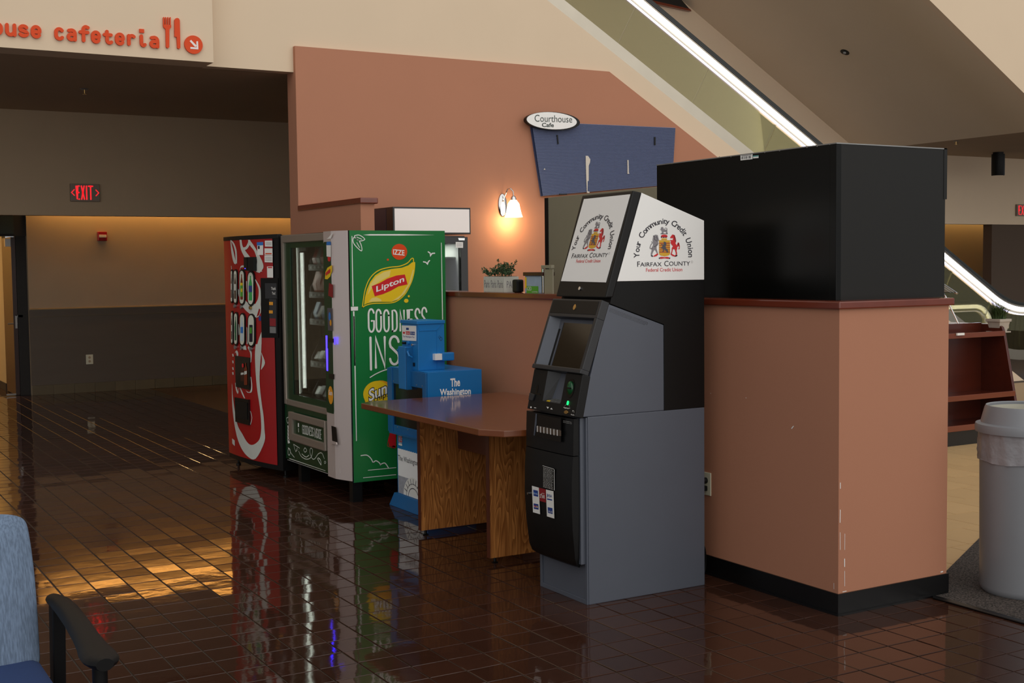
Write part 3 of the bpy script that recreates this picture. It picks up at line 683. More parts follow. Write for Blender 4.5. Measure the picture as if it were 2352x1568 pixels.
# card reader, headphone socket, receipt slot
a, b = P2.px(*c7(608, 1215)); mb = MB(); p_ = P2.pt(a, b, 0)
mb.ball(p_, 0.026, 14, (0.6, 0.95, 1.35)); rd = mb.build('card_reader', mat('green_lens', '0E5A2C', 0.12, trans=0.35), atm, smooth=True)
mb = MB(); d_disc(mb, P2, a, b, 0.033, 0.045, 0.0016); mb.build('reader_ring', 'black_gloss', rd)
mb = MB(); d_rect(mb, P2, a - 0.02, a + 0.02, b - 0.003, b + 0.003, 0.017, 0.01); mb.build('reader_slot', 'black_gloss', rd)
a, b = P2.px(*c7(578, 1390)); mb = MB(); d_disc(mb, P2, a, b, 0.006, 0.010, 0.004, thick=0.004); mb.build('indicator_light', 'led_green', dk)
mb = MB(); t0 = [P2.px(*c7(*q_)) for q_ in ((560, 1405), (525, 1445), (605, 1455), (590, 1412))]; d_stroke(mb, P2, t0, 0.0012, 0.0015)
for t, x0, y0, x1, y1, h in (('INSERT CARD', 535, 1457, 590, 1465, 8), ('Audio', 612, 1535, 655, 1545, 16)): ptext(mb, P2, c7, t, x0, y0, x1, y1, h, 0.0015)
d_stroke(mb, P2, [P2.px(*c7(*q_)) for q_ in ((632, 1500), (634, 1482), (650, 1486), (652, 1508))], 0.0014, 0.0015)
pq(mb, P2, c7, [(320, 1435), (350, 1440), (335, 1460)], 0.0015); pq(mb, P2, c7, [(365, 1465), (395, 1470), (380, 1448)], 0.0015); pq(mb, P2, c7, [(125, 1432), (142, 1434), (140, 1452), (124, 1450)], 0.0015); pq(mb, P2, c7, [(170, 1443), (195, 1446), (195, 1453), (170, 1450)], 0.0015)
mb.build('icon_print', 'white_print', dk)
a, b = P2.px(*c7(558, 1502)); mb = MB(); d_disc(mb, P2, a, b, 0.017, 0.0085, 0.004, thick=0.005); mb.build('speech_button', 'brass', dk, bevel=0.001)
a, b = P2.px(*c7(205, 1218)); mb = MB(); d_disc(mb, P2, a, b - 0.002, 0.009, 0.022, 0.001); pq(mb, P2, c7, [(130, 1262), (248, 1280), (246, 1296), (128, 1278)], 0.0012); mb.build('receipt_slot', 'black_gloss', dk)
mb = MB(); pq(mb, P2, c7, [(128, 1268), (186, 1290), (160, 1365), (112, 1355)], 0.008, 0.008); mb.build('slot_flap', 'dark_grey_plastic', dk, bevel=0.002)
# topper
tp0, tp1 = Vector((3.317, 0, 1.434)), Vector((3.478, 0, 1.933))
tf = MB().prism([(3.317, 1.434), (3.478, 1.933), (3.528, 1.925), (3.384, 1.506), (3.36, 1.434)], 'y', AY0 - 0.002, AY1).build('topper_bezel', 'black_plastic', atm, bevel=0.006)
tw = MB().prism([(3.529, 1.9235), (3.902, 1.796), (3.902, 1.509), (3.386, 1.509)], 'y', AY0, AY1).build('topper_box', 'white_panel', atm, bevel=0.002)
PT = PL(tp0, (0, -1, 0), tp1 - tp0, Vector((-(tp1 - tp0).z, 0, (tp1 - tp0).x)))
mb = MB(); d_poly(mb, PT, [PT.px(*q_) for q_ in ((1343, 456), (1449, 445), (1393, 648), (1290, 645))], 0.003, 0.003); fw_ = mb.build('front_sign_panel', 'white_panel', tf)
for pl_, q_, par in ((PT, (1333.5, 662), tf), (P1, (1322, 705), None)):
    if par: a, b = pl_.px(*q_); mb = MB(); d_disc(mb, pl_, a, b, 0.009, off=0.006, thick=0.006); mb.build('topper_lock', 'chrome', par, bevel=0.001)
# emblem: drawn once in the side panel's coordinates, then again on the front panel
c8 = crop(1450, 480, 9.8); PSW = sideY(AY0); c6 = crop(1300, 470, 10.454)
def lay(front):
    if not front: return PSW, (lambda x, y: PSW.px(*c8(x, y)))
    s0_, s1_ = PSW.px(*c8(145, 1290)), PSW.px(*c8(1330, 1262)); f0, f1 = PT.px(*c6(155, 1280)), PT.px(*c6(1005, 1262))
    k = (f1[0] - f0[0]) / (s1_[0] - s0_[0])
    def g(x, y):
        a, b = PSW.px(*c8(x, y)); return (f0[0] + (a - s0_[0]) * k, f0[1] + (b - s0_[1]) * k)
    return PT, g
def emblem(front, par):
    pl, g = lay(front); off = 0.0045 if front else 0.0014
    def P(mb, pts, o=0.0): return d_poly(mb, pl, [g(*q_) for q_ in pts], off + o)
    def S(mb, pts, w, o=0.0, sm=True):
        q_ = [g(*t) for t in pts]; return d_stroke(mb, pl, smoothline(q_, 4) if sm else q_, w * 0.00027, off + o)
    ink = MB()
    # arched motto: letters set one by one round the arch (centre 750, 960)
    def arch(word, a0, a1, rx, ry, size):
        ws = [0.45 if ch in 'itr' else (1.25 if ch in 'mCYU' else 0.85) for ch in word]; tot = sum(ws); acc = 0
        for ch, w in zip(word, ws):
            t = a0 + (a1 - a0) * (acc + w / 2) / tot; acc += w
            if ch == ' ': continue
            cx, cy = 750 + rx * math.cos(R(t)), 1010 - ry * math.sin(R(t))
            tx, ty = rx * math.sin(R(t)), ry * math.cos(R(t)); L = math.hypot(tx, ty); tx, ty = tx / L, ty / L
            vs, fs = glyphs(ch, 0.008); x0 = min(v[0] for v in vs); x1 = max(v[0] for v in vs)
            out = []
            for x, y in vs:
                lx, ly = (x - (x0 + x1) / 2) * size, y * size
                out.append(pl.pt(*g(cx + tx * lx + ty * ly, cy + ty * lx - tx * ly), off))
            ink.add(out, fs)
    arch('Your Community', 187, 79, 560, 690, 178); arch('Credit Union', 74, -6, 545, 690, 178)
    for t, x0, x1, y, h, m in (('F', 145, 205, 1290, 118, 0), ('AIRFAX', 212, 695, 1284, 92, 0), ('C', 755, 850, 1278, 122, 0), ('OUNTY', 862, 1335, 1268, 95, 0)):
        A, B = g(x0, y), g(x1, y - (x1 - x0) * 0.018); T = g(x0, y - h); d_text(ink, pl, t, A[0], A[1], B[0] - A[0], T[1] - A[1], off)
    ink.build('sign_lettering', 'ink', par)
    red = MB(); A, B, T = g(345, 1403), g(1160, 1390), g(345, 1320); d_text(red, pl, 'Federal Credit Union', A[0], A[1], B[0] - A[0], T[1] - A[1], off); red.build('sign_lettering', 'red_print', par)
    reg = MB(); q_ = g(1378, 1180); d_stroke(reg, pl, arc(q_[0], q_[1], 0.0052, 0.0052, 0, 345, 16), 0.0009, off, closed=True)
    # lions: grey supporter, crest and charge
    lion = [(560, 565), (605, 575), (622, 640), (635, 690), (610, 730), (625, 760), (610, 800), (580, 830), (580, 880), (600, 950), (610, 985), (590, 990), (560, 930), (535, 900), (500, 960), (480, 1010), (490, 1050), (455, 1040), (450, 990), (470, 920), (465, 870), (500, 800), (500, 740), (490, 690), (500, 620), (520, 580)]
    P(reg, lion); S(reg, [(470, 880), (435, 870), (450, 800), (485, 750), (470, 725)], 16)
    P(reg, [(700, 390), (730, 400), (740, 440), (800, 455), (815, 440), (828, 540), (800, 540), (790, 505), (740, 500), (735, 540), (690, 540), (700, 500), (690, 470), (655, 445), (680, 440), (675, 410)]); S(reg, [(810, 470), (815, 430), (780, 415), (755, 440)], 10)
    reg.build('emblem_lion', 'grey_print', par)
    dk_ = MB(); P(dk_, [(668, 540), (830, 540), (830, 552), (668, 552)]); S(dk_, [(500, 590), (540, 620), (530, 660), (560, 700)], 9, 0.0004); S(dk_, [(575, 600), (590, 660), (580, 720)], 9, 0.0004); S(dk_, [(520, 840), (560, 820), (590, 780)], 8, 0.0004)
    for b0 in ((690, 620), (740, 622), (790, 620)): P(dk_, [(b0[0] - 14, b0[1] - 10), (b0[0] + 14, b0[1] - 10), (b0[0] + 14, b0[1] + 14), (b0[0] - 14, b0[1] + 14)], 0.0006)
    P(dk_, [(450, 1030), (500, 1040), (495, 1068), (460, 1055)]); P(dk_, [(1010, 1035), (1055, 1015), (1040, 1055), (990, 1065)]); P(dk_, [(630, 1085), (660, 1080), (655, 1115), (635, 1112)]); P(dk_, [(860, 1090), (890, 1080), (885, 1112), (860, 1110)])
    dk_.build('emblem_outline', 'ink', par)
    hs = MB(); P(hs, [(935, 560), (985, 575), (1010, 640), (1020, 720), (1005, 760), (1040, 820), (1045, 880), (1030, 930), (1045, 990), (1030, 1030), (1010, 1030), (1015, 980), (990, 900), (950, 890), (935, 960), (920, 1000), (900, 990), (920, 930), (925, 860), (950, 830), (910, 780), (890, 750), (905, 720), (880, 690), (905, 685), (945, 690), (950, 640), (900, 650), (885, 630), (905, 600)])
    P(hs, [(1060, 740), (1090, 750), (1105, 830), (1100, 890), (1075, 900), (1075, 870), (1090, 850), (1070, 820), (1050, 850), (1035, 800)])
    P(hs, [(500, 1050), (600, 985), (622, 1010), (580, 1050), (520, 1065)]); P(hs, [(895, 1015), (905, 985), (980, 1030), (1035, 1030), (1000, 1062), (945, 1050)]); P(hs, [(650, 1072), (700, 1066), (760, 1075), (820, 1066), (868, 1078), (850, 1112), (760, 1100), (670, 1114)])
    P(hs, [(675, 600), (700, 570), (750, 562), (805, 570), (828, 600), (815, 630), (690, 630)])
    hs.build('emblem_horse', 'red_print', par)
    mn = MB(); P(mn, [(955, 565), (990, 580), (1020, 700), (1005, 750), (985, 690), (970, 620)], 0.0004); P(mn, [(1060, 745), (1085, 755), (1095, 820), (1075, 810), (1050, 800)], 0.0004); mn.build('emblem_mane', 'dark_red_print', par)
    sh = MB(); P(sh, [(636, 690), (880, 690), (885, 1000), (860, 1030), (760, 1058), (660, 1030), (636, 1000)]); P(sh, [(690, 648), (815, 648), (815, 685), (690, 685)]); sh.build('emblem_shield', 'gold_print', par)
    br = MB()
    for y0, y1 in ((745, 772), (795, 818), (840, 862), (885, 905), (922, 935), (948, 972)): P(br, [(637, y0), (880, y0), (881, y1), (637, y1)], 0.0004)
    br.build('emblem_bars', mat('bar_brown' + ('_front' if front else ''), 'B5532E', 0.4), par)
    ch = MB(); P(ch, [(740, 720), (790, 735), (800, 790), (780, 830), (790, 870), (825, 900), (840, 960), (815, 980), (790, 930), (750, 900), (740, 950), (705, 955), (725, 920), (715, 880), (670, 870), (700, 840), (720, 800), (680, 795), (690, 775), (735, 790)], 0.0008); ch.build('emblem_charge', 'grey_print_dark', par)
emblem(False, tw); emblem(True, tf)

# ------------------------------------------------------------------ wall outlet and cable behind the cash machine
oy = onX(1627, 1113, WALL_X)
ou = thing('wall_outlet', 'ivory outlet plate with two black plugs low on the counter wall', 'outlet', (WALL_X, oy.y, oy.z - 0.06))
y1_ = onX(1635.5, 1113, WALL_X).y; z0_, z1_ = onX(1635.5, 1140, WALL_X).z, onX(1635.5, 1087, WALL_X).z
MB().box(WALL_X - 0.006, WALL_X, y1_, y1_ + 0.075, z0_, z1_).build('plate', 'white_plate', ou, bevel=0.003)
zc1, zc2 = onX(1622, 1103, WALL_X).z, onX(1622, 1121, WALL_X).z
MB().lathe((WALL_X - 0.03, y1_ + 0.037, zc1), [(0.0, 0), (0.012, 0.0), (0.016, 0.01), (0.016, 0.025)], 16, 'x').build('plug', 'black_plastic', ou, smooth=True)
MB().box(WALL_X - 0.028, WALL_X - 0.005, y1_ + 0.024, y1_ + 0.05, zc2 - 0.012, zc2 + 0.014).build('plug', 'black_plastic', ou, bevel=0.004)
mb = MB(); cy_ = 4.97
mb.tube([(4.0 + 0.028 * math.cos(t), cy_ + 0.03 * math.cos(t) * 0.4, 0.085 + 0.075 * math.sin(t)) for t in [2 * math.pi * k / 24 for k in range(25)]], 0.005, 6)
mb.tube([(4.0, cy_ + 0.01, 0.16), (3.98, 5.03, 0.22), (3.97, 5.06, 0.3)], 0.005, 6)
pc = mb.build('power_cable', 'black_plastic', org=(4.0, 4.97, 0)); tag(pc, 'coiled black power cable on the floor between cash machine and counter wall', 'cable')

# ------------------------------------------------------------------ black display case standing on the counter wall
bc = thing('display_case', 'large black box-shaped display case seen from behind on the counter wall', 'display case', (4.5, 4.87, 1.413))
BX0, BX1, BY0, BY1, BZ0, BZ1 = 4.152, 4.873, 4.20, 5.545, 1.413, 2.126
MB().box(BX0 + 0.004, BX1 - 0.01, BY0 + 0.004, BY1, BZ0, BZ1 - 0.004).build('body', 'black_matte', bc)
sp = MB().box(BX0, BX0 + 0.01, BY0 + 0.04, BY1, BZ0, BZ1 - 0.006).build('side_panel', 'black_panel', bc)
MB().box(BX0 - 0.001, BX0 + 0.03, BY0 - 0.001, BY0 + 0.04, BZ0, BZ1).build('corner_post', 'black_panel', bc, bevel=0.002)
MB().box(BX0 + 0.03, BX1 - 0.008, BY0, BY0 + 0.01, BZ0, BZ1 - 0.004).build('back_panel', 'case_back', bc)
MB().box(BX1 - 0.02, BX1 + 0.002, BY0 - 0.002, BY0 + 0.05, BZ0 + 0.47, BZ1).build('edge_cover', 'case_back', bc)
MB().box(BX0 - 0.002, BX1, BY0 - 0.002, BY1, BZ1 - 0.005, BZ1).build('top_sheet', 'grey_metal', bc)
pb = frontX(BX0 - 0.0005); c10 = crop(1480, 300, 2.697)
for x, y in ((175, 200), (360, 178), (470, 160), (541, 158), (750, 133), (841, 122), (1010, 102), (1073, 95), (1150, 84)):
    a, b = pb.px(*c10(x, y)); mb = MB(); d_disc(mb, pb, a, b, 0.0032, off=0.002, n=10, thick=0.002); mb.build('screw', 'grey_metal', sp)
mb = MB(); pq(mb, pb, c10, [(599, 149), (674, 140), (674, 174), (600, 182)], 0.001); stk = mb.build('barcode_sticker', 'white_print', sp)
mb = MB()
for k in range(20):
    x = 605 + k * 3.3; 
    if rr.random() < 0.75: pq(mb, pb, c10, [(x, 159 - (x - 605) * .1), (x + rr.uniform(1, 2.6), 159 - (x - 605) * .1), (x + 1.6, 175 - (x - 605) * .1), (x, 175 - (x - 605) * .1)], 0.0016)
pq(mb, pb, c10, [(606, 152), (668, 145), (668, 148), (606, 155)], 0.0016); mb.build('barcode_print', 'ink', stk)
mb = MB(); pq(mb, pb, c10, [(677, 153), (711, 150), (711, 167), (677, 170)], 0.001); s2 = mb.build('inspection_sticker', 'white_print', sp)
mb = MB(); pq(mb, pb, c10, [(677, 153), (711, 150), (711, 157), (677, 160)], 0.0016); mb.build('sticker_band', mat('teal_print', '5FA7A4', 0.5), s2)

# ------------------------------------------------------------------ table
tb_ = thing('table', 'cherry-topped table on oak panel legs between newspaper box and cash machine', 'table', (3.5, 6.2, 0))
top = [(2.985, 5.47), (3.06, 5.345), (3.19, 5.315), (4.02, 5.315), (4.02, 7.0), (3.06, 7.0), (2.985, 6.93)]
MB().prism(top, 'z', 0.743, 0.776).build('table_top', 'cherry_top', tb_, bevel=0.004)
for y in (6.626, 5.79):
    lg = MB().box(3.222, 3.92, y, y + 0.035, 0.03, 0.743).build('leg_panel', 'oak_panel', tb_, bevel=0.002)
    MB().box(3.2215, 3.2235, y - 0.0005, y + 0.0355, 0.03, 0.743).build('edge_band', 'cherry_dark', lg)
    for x in (3.26, 3.85): MB().lathe((x, y + 0.018, 0), [(0.016, 0), (0.018, 0.004), (0.008, 0.008), (0.008, 0.03)], 10).build('glide', 'black_plastic', lg)
MB().box(3.475, 3.50, 5.825, 6.626, 0.50, 0.743).build('apron', 'cherry_dark', tb_)

# ------------------------------------------------------------------ newspaper box
nb = thing('newspaper_box', 'blue metal newspaper vending box with coin head behind the table', 'newspaper box', (3.69, 7.35, 0))
NX, NY0, NY1 = 3.50, 7.07, 7.64
body = MB().box(NX, 3.888, NY0, NY1, 0.49, 0.925).build('box_body', 'news_blue', nb, bevel=0.003)
MB().box(3.515, 3.87, 7.135, 7.575, 0.05, 0.49).build('pedestal', 'news_blue', nb, bevel=0.003)
ped = bpy.data.objects['pedestal']
MB().loft([(3.475, 7.085, 0), (3.9, 7.085, 0), (3.9, 7.63, 0), (3.475, 7.63, 0)], [(3.5, 7.11, 0.085), (3.885, 7.11, 0.085), (3.885, 7.60, 0.085), (3.5, 7.60, 0.085)]).build('base', 'news_blue_dark', nb, bevel=0.004)
# door: four frame members round a dark pane
dr = MB(); dr.box(NX - 0.02, NX, NY1 - 0.075, NY1 - 0.002, 0.495, 0.92); dr.box(NX - 0.014, NX, NY0 + 0.002, NY0 + 0.05, 0.495, 0.92); dr.box(NX - 0.014, NX, NY0 + 0.05, NY1 - 0.075, 0.82, 0.92); dr.box(NX - 0.014, NX, NY0 + 0.05, NY1 - 0.075, 0.495, 0.545)
dr = dr.build('door_frame', 'news_blue_dark', nb, bevel=0.003)
MB().box(NX - 0.006, NX - 0.002, NY0 + 0.05, NY1 - 0.075, 0.545, 0.82).build('door_pane', 'black_gloss', dr)
for yy, zz in ((7.12, 0.835), (7.2, 0.835), (7.45, 0.835), (7.55, 0.835), (7.58, 0.7), (7.09, 0.7), (7.16, 0.535), (7.34, 0.535), (7.5, 0.535)):
    MB().lathe((NX - 0.017, yy, zz), [(0, 0), (0.004, 0.001), (0.004, 0.004)], 8, 'x').build('rivet', 'grey_metal', dr)
MB().box(NX - 0.03, NX, 7.10, 7.60, 0.488, 0.5).build('door_hinge', 'news_blue_dark', dr)
# coin head
hd = MB().box(3.503, 3.692, 7.205, 7.445, 0.925, 1.235).build('coin_head', 'news_blue', nb, bevel=0.004)
MB().box(3.493, 3.695, 7.198, 7.452, 1.222, 1.243).build('head_cap', 'news_blue', hd, bevel=0.003)
c11 = crop(880, 720, 6.533); ph = sideY(7.205); pf_ = frontX(3.503)
mb = MB(); d_stroke(mb, ph, [ph.px(*c11(*q_)) for q_ in ((910, 105), (795, 245), (535, 258), (510, 165))], 0.004, 0.003, thick=0.003); d_stroke(mb, ph, [ph.px(*c11(*q_)) for q_ in ((795, 245), (797, 830))], 0.003, 0.003, thick=0.003); mb.build('head_seam', 'news_blue', hd)
mb = MB(); d_stroke(mb, ph, [ph.px(*c11(*q_)) for q_ in ((822, 345), (840, 375))], 0.0022, 0.001); d_stroke(mb, ph, [ph.px(*c11(*q_)) for q_ in ((838, 328), (858, 358))], 0.0022, 0.001)
a, b = ph.px(*c11(862, 378)); d_stroke(mb, ph, arc(a, b, 0.008, 0.011, 0, 340, 12), 0.0022, 0.001, closed=True); mb.build('scribble', 'ink', hd)
mb = MB(); pq(mb, pf_, c11, [(275, 175), (490, 182), (490, 410), (287, 400)], 0.003, 0.003); pp = mb.build('price_plate', 'white_panel', hd)
for mt, pts in (('red_print', [(336, 265), (400, 265), (400, 317), (340, 312)]), ('navy_print', [(405, 268), (475, 270), (475, 322), (405, 316)]), ('navy_print', [(345, 210), (385, 212), (385, 245), (345, 242)]), ('red_print', [(295, 270), (325, 272), (326, 302), (298, 300)])):
    mb = MB(); pq(mb, pf_, c11, pts, 0.0038); mb.build('plate_print', mt, pp)
mb = MB(); ptext(mb, pf_, c11, 'The Washington Post', 298, 362, 470, 374, 36, 0.0038); ptext(mb, pf_, c11, 'DAILY', 345, 240, 385, 244, 22, 0.0042); mb.build('plate_lettering', 'navy_print', pp)
mb = MB(); ptext(mb, pf_, c11, 'SUNDAY', 340, 302, 398, 308, 26, 0.0042); ptext(mb, pf_, c11, '$2.00', 410, 304, 470, 311, 26, 0.0042); mb.build('plate_lettering', 'white_print', pp)
p_ = pf_.pt(*pf_.px(*c11(335, 440))); MB().tube([p_ + Vector((-0.025, 0.0, 0)), p_], 0.008, 10).build('coin_button', 'black_plastic', hd)
p_ = pf_.pt(*pf_.px(*c11(385, 440))); MB().tube([p_ + Vector((-0.015, 0, 0)), p_], 0.012, 10).build('button_collar', 'news_blue', hd)
p_ = pf_.pt(*pf_.px(*c11(445, 468))); MB().lathe(p_ + Vector((-0.01, 0, 0)), [(0, 0), (0.008, 0), (0.009, 0.01)], 12, 'x').build('lock', 'chrome', hd)
mb = MB(); pq(mb, pf_, c11, [(443, 735), (475, 738), (475, 795), (443, 790)], 0.002); mb.build('coin_return', 'black_gloss', hd)
# pull handle plate down the front
hp = MB().box(3.455, 3.503, 7.30, 7.405, 0.80, 1.075).build('handle_plate', 'news_blue', nb, bevel=0.004)
MB().box(3.458, 3.503, 7.285, 7.302, 0.80, 1.07).build('handle_side', 'news_blue_dark', hp)
MB().tube([(3.47, 7.285, 1.05), (3.455, 7.262, 1.045), (3.46, 7.25, 1.02), (3.48, 7.25, 1.01)], 0.006, 8).build('pull_ring', 'news_blue', hp)
MB().tube([(3.47, 7.405, 1.06), (3.46, 7.425, 1.05), (3.47, 7.425, 1.02)], 0.006, 8).build('pull_ring', 'news_blue', hp)
# bracket on the side of the head
br_ = MB().box(3.655, 3.742, 7.165, 7.207, 0.983, 1.036).build('side_bracket', 'news_blue', nb, bevel=0.008)
mb = MB(); pk2 = sideY(7.1645); pq(mb, pk2, c11, [(815, 645), (912, 638), (912, 705), (818, 708)], 0.0); 
MB().box(3.605, 3.655, 7.17, 7.207, 0.99, 1.03).build('bracket_plate', 'white_print', br_)
# reflective lettering on the side
pN = sideY(NY0); mb = MB()
ptext(mb, pN, c11, 'The', 1003, 1105, 1150, 1092, 128, 0.0015, bold=0.03); ptext(mb, pN, c11, 'Washington', 845, 1262, 1312, 1240, 128, 0.0015, bold=0.03)
mb.build('reflective_lettering', 'retro_sheet', body)
# reflective poster on the pedestal
c15 = crop(880, 920, 4.9); pP = frontX(3.515)
y_l, y_r = 7.56, 7.15; zt_, zb_ = pP.px(*c15(140, 535))[1], pP.px(*c15(146, 1030))[1]
mb = MB(); scal = []
n_ = 26
for k in range(n_ + 1): scal.append((-(y_l + (y_r - y_l) * k / n_), zt_ + (0.004 if k % 2 else 0)))
d_poly(mb, pP, [(-y_l, zb_), ] + scal + [(-y_r, zb_)], 0.0015); po = mb.build('reflective_poster', 'retro_sheet', ped)
zm = pP.px(*c15(143, 835))[1]
mb = MB(); d_rect(mb, pP, -y_l, -y_r, zb_, zm, 0.002); mb.build('poster_photo', 'photo_grey', po)
mb = MB(); d_text(mb, pP, 'The Washington Post', -y_l + 0.004, (zt_ + zm) / 2 + 0.002, 0.40, 0.045, 0.0022, bold=0.004); mb.build('poster_lettering', 'ink', po)
mb = MB(); dome = arc(-7.33, zb_, 0.15, 0.13, 0, 180, 24); d_poly(mb, pP, dome, 0.0024); mb.build('poster_dome', 'white_print', po)
mb = MB()
for k in range(9):
    t = 20 + k * 17.5; d_stroke(mb, pP, [(-7.33 + 0.10 * math.cos(R(t)), zb_ + 0.085 * math.sin(R(t))), (-7.33 + 0.14 * math.cos(R(t)), zb_ + 0.12 * math.sin(R(t)))], 0.006, 0.0028)
d_stroke(mb, pP, arc(-7.33, zb_, 0.105, 0.088, 0, 180, 24), 0.004, 0.0028); d_stroke(mb, pP, arc(-7.33, zb_, 0.075, 0.06, 0, 180, 24), 0.006, 0.0028); mb.build('dome_ribs', 'grey_print_dark', po)
mb = MB(); a, b = pP.px(*c15(190, 440)); d_disc(mb, pP, a, b, 0.03, 0.043, 0.0015); d125 = mb.build('anniversary_emblem', 'cup_print', ped)
mb = MB(); d_text(mb, pP, '125', a - 0.03, b - 0.018, 0.06, 0.04, 0.0022, bold=0.02); mb.build('emblem_number', 'red_print', d125)
mb = MB(); d_rect(mb, pP, a - 0.028, a + 0.028, b - 0.04, b - 0.028, 0.0022); mb.build('emblem_ribbon', 'white_print', d125)

# ------------------------------------------------------------------ snack vending machine with the green printed side
sv = thing('snack_machine', 'glass-front snack vending machine with green printed side panel', 'vending machine', (3.65, 8.4, 0))
VY0, VY1, VX0, VX1, VZ0, VZ1 = 7.805, 9.0, 3.29, 4.012, 0.139, 1.834
cs = MB(); cs.box(VX0, VX1, VY0, VY0 + 0.03, VZ0, VZ1); cs.box(VX0, VX1, VY1 - 0.03, VY1, VZ0, VZ1); cs.box(VX1 - 0.03, VX1, VY0 + 0.03, VY1 - 0.03, VZ0, VZ1); cs.box(VX0, VX1 - 0.03, VY0 + 0.03, VY1 - 0.03, VZ1 - 0.04, VZ1); cs.box(VX0, VX1 - 0.03, VY0 + 0.03, VY1 - 0.03, VZ0, 0.60); cs.box(VX0, VX1 - 0.03, VY0 + 0.03, 8.10, 0.60, VZ1 - 0.04)
cs.build('casing', 'black_gloss', sv)
for x, y in ((3.30, 8.80), (3.30, 7.83), (3.9, 8.80), (3.9, 7.83)):
    MB().box(x, x + 0.07, y, y + 0.06, 0, VZ0).build('leg', 'black_plastic', sv)
# green side print
pg = sideY(VY0); c2 = crop(760, 440, 3.92); c3 = crop(780, 700, 3.137)
gpan = MB().box(VX0 + 0.008, VX1, VY0 - 0.003, VY0, VZ0, VZ1).build('printed_side', 'green_print', sv)
def GP(mt, items, nm='side_print'):
    mb = MB()
    for it in items:
        if it[0] == 'p': d_poly(mb, pg, [pg.px(*it[1](*q_)) for q_ in it[2]], it[3] if len(it) > 3 else 0.005)
        elif it[0] == 's': d_stroke(mb, pg, smoothline([pg.px(*it[1](*q_)) for q_ in it[2]], 5) if it[4] else [pg.px(*it[1](*q_)) for q_ in it[2]], it[3] * 0.00075, it[5] if len(it) > 5 else 0.005)
        elif it[0] == 'd':
            a, b = pg.px(*it[1](it[2], it[3])); a1 = pg.px(*it[1](it[2] + it[4], it[3]))[0]; b1 = pg.px(*it[1](it[2], it[3] - it[5]))[1]; d_disc(mb, pg, a, b, abs(a1 - a), abs(b1 - b), it[6] if len(it) > 6 else 0.005)
        elif it[0] == 't': ptext(mb, pg, it[1], it[2], it[3], it[4], it[5], it[6], it[7], it[8] if len(it) > 8 else 0.0065, bold=it[9] if len(it) > 9 else 0.0, shear=it[10] if len(it) > 10 else 0)
    return mb.build(nm, mt, gpan)
GP('green_bright', [('d', c2, 610, 1180, 95, 330, 0.0036), ('d', c2, 560, 1000, 60, 160, 0.0036)], 'print_glow') if False else None
leaf = [(275, 1040), (285, 960), (300, 880), (330, 800), (375, 740), (435, 700), (520, 678), (610, 668), (680, 640), (718, 600), (735, 600), (738, 632), (748, 640), (742, 720), (725, 790), (700, 850), (660, 920), (600, 975), (540, 998), (450, 1002), (370, 1005), (310, 1020)]
GP('yellow_print', [('s', c2, leaf + [leaf[0]], 9, True, 0.005), ('p', c2, [(290, 1018), (298, 950), (315, 880), (345, 810), (390, 750), (450, 712), (540, 692), (630, 682), (690, 660), (725, 632), (747, 632), (742, 720), (722, 790), (695, 850), (655, 918), (600, 968), (540, 990), (450, 990), (370, 992), (315, 1005)], 0.0052), ('d', c2, 671, 980, 20, 18), ('d', c2, 694, 939, 9, 10)], 'leaf_logo')
GP('yellow_pale', [('p', c2, [(320, 930), (345, 830), (400, 760), (470, 720), (530, 705), (520, 760), (440, 800), (370, 850)], 0.0056), ('p', c2, [(330, 990), (360, 955), (400, 948), (440, 965), (450, 985)], 0.0056), ('p', c2, [(540, 985), (620, 930), (690, 830), (730, 700), (740, 700), (715, 810), (660, 910), (600, 965)], 0.0056)], 'leaf_highlight')
GP('red_print', [('p', c2, [(358, 848), (430, 820), (500, 780), (580, 752), (658, 742), (682, 832), (600, 850), (530, 890), (460, 920), (386, 940)], 0.006)], 'banner')
GP('white_print', [('t', c2, 'Lipton', 400, 918, 652, 822, 68, 0.0068, 0.02)], 'banner_lettering')
GP('orange_red', [('d', c2, 609, 538, 71, 72), ('d', c2, 505, 609, 10, 10)], 'fruit_logo')
GP('white_print', [('t', c2, 'IZZE', 552, 562, 655, 572, 48, 0.006, 0.02)], 'fruit_lettering')
GP('white_print', [('p', c2, [(280, 386), (340, 379), (620, 378), (930, 386), (620, 391), (340, 391)]), ('p', c2, [(178, 395), (184, 395), (196, 1030), (186, 1030)]), ('p', c2, [(190, 1075), (203, 1075), (213, 1568), (203, 1568)]), ('p', c3, [(92, 80), (102, 80), (118, 980), (112, 985)]), ('p', c2, [(986, 455), (991, 455), (1004, 1150), (995, 1150)]),
    ('s', c2, [(195, 410), (190, 440), (210, 480), (265, 530), (268, 490), (245, 440), (200, 408)], 7, True), ('s', c2, [(205, 392), (250, 388), (297, 425), (250, 440), (215, 415), (203, 394)], 7, True), ('s', c2, [(225, 455), (250, 500)], 6, True), ('s', c2, [(225, 405), (270, 425)], 6, True),
    ('s', c2, [(870, 538), (888, 550), (888, 573), (905, 552), (928, 550)], 11, False), ('s', c2, [(827, 628), (848, 632), (862, 647), (872, 625), (882, 617)], 11, False),
    ('s', c3, [(213, 523), (260, 495), (320, 470), (380, 458), (430, 455)], 9, True), ('s', c3, [(148, 1088), (190, 1085), (220, 1110), (235, 1140)], 9, True), ('s', c3, [(235, 1140), (255, 1125), (280, 1140), (288, 1155)], 9, True), ('s', c3, [(288, 1152), (320, 1142), (345, 1175)], 9, True), ('s', c3, [(200, 1194), (400, 1175)], 6, False), ('s', c3, [(165, 1248), (400, 1226)], 6, False)], 'line_art')
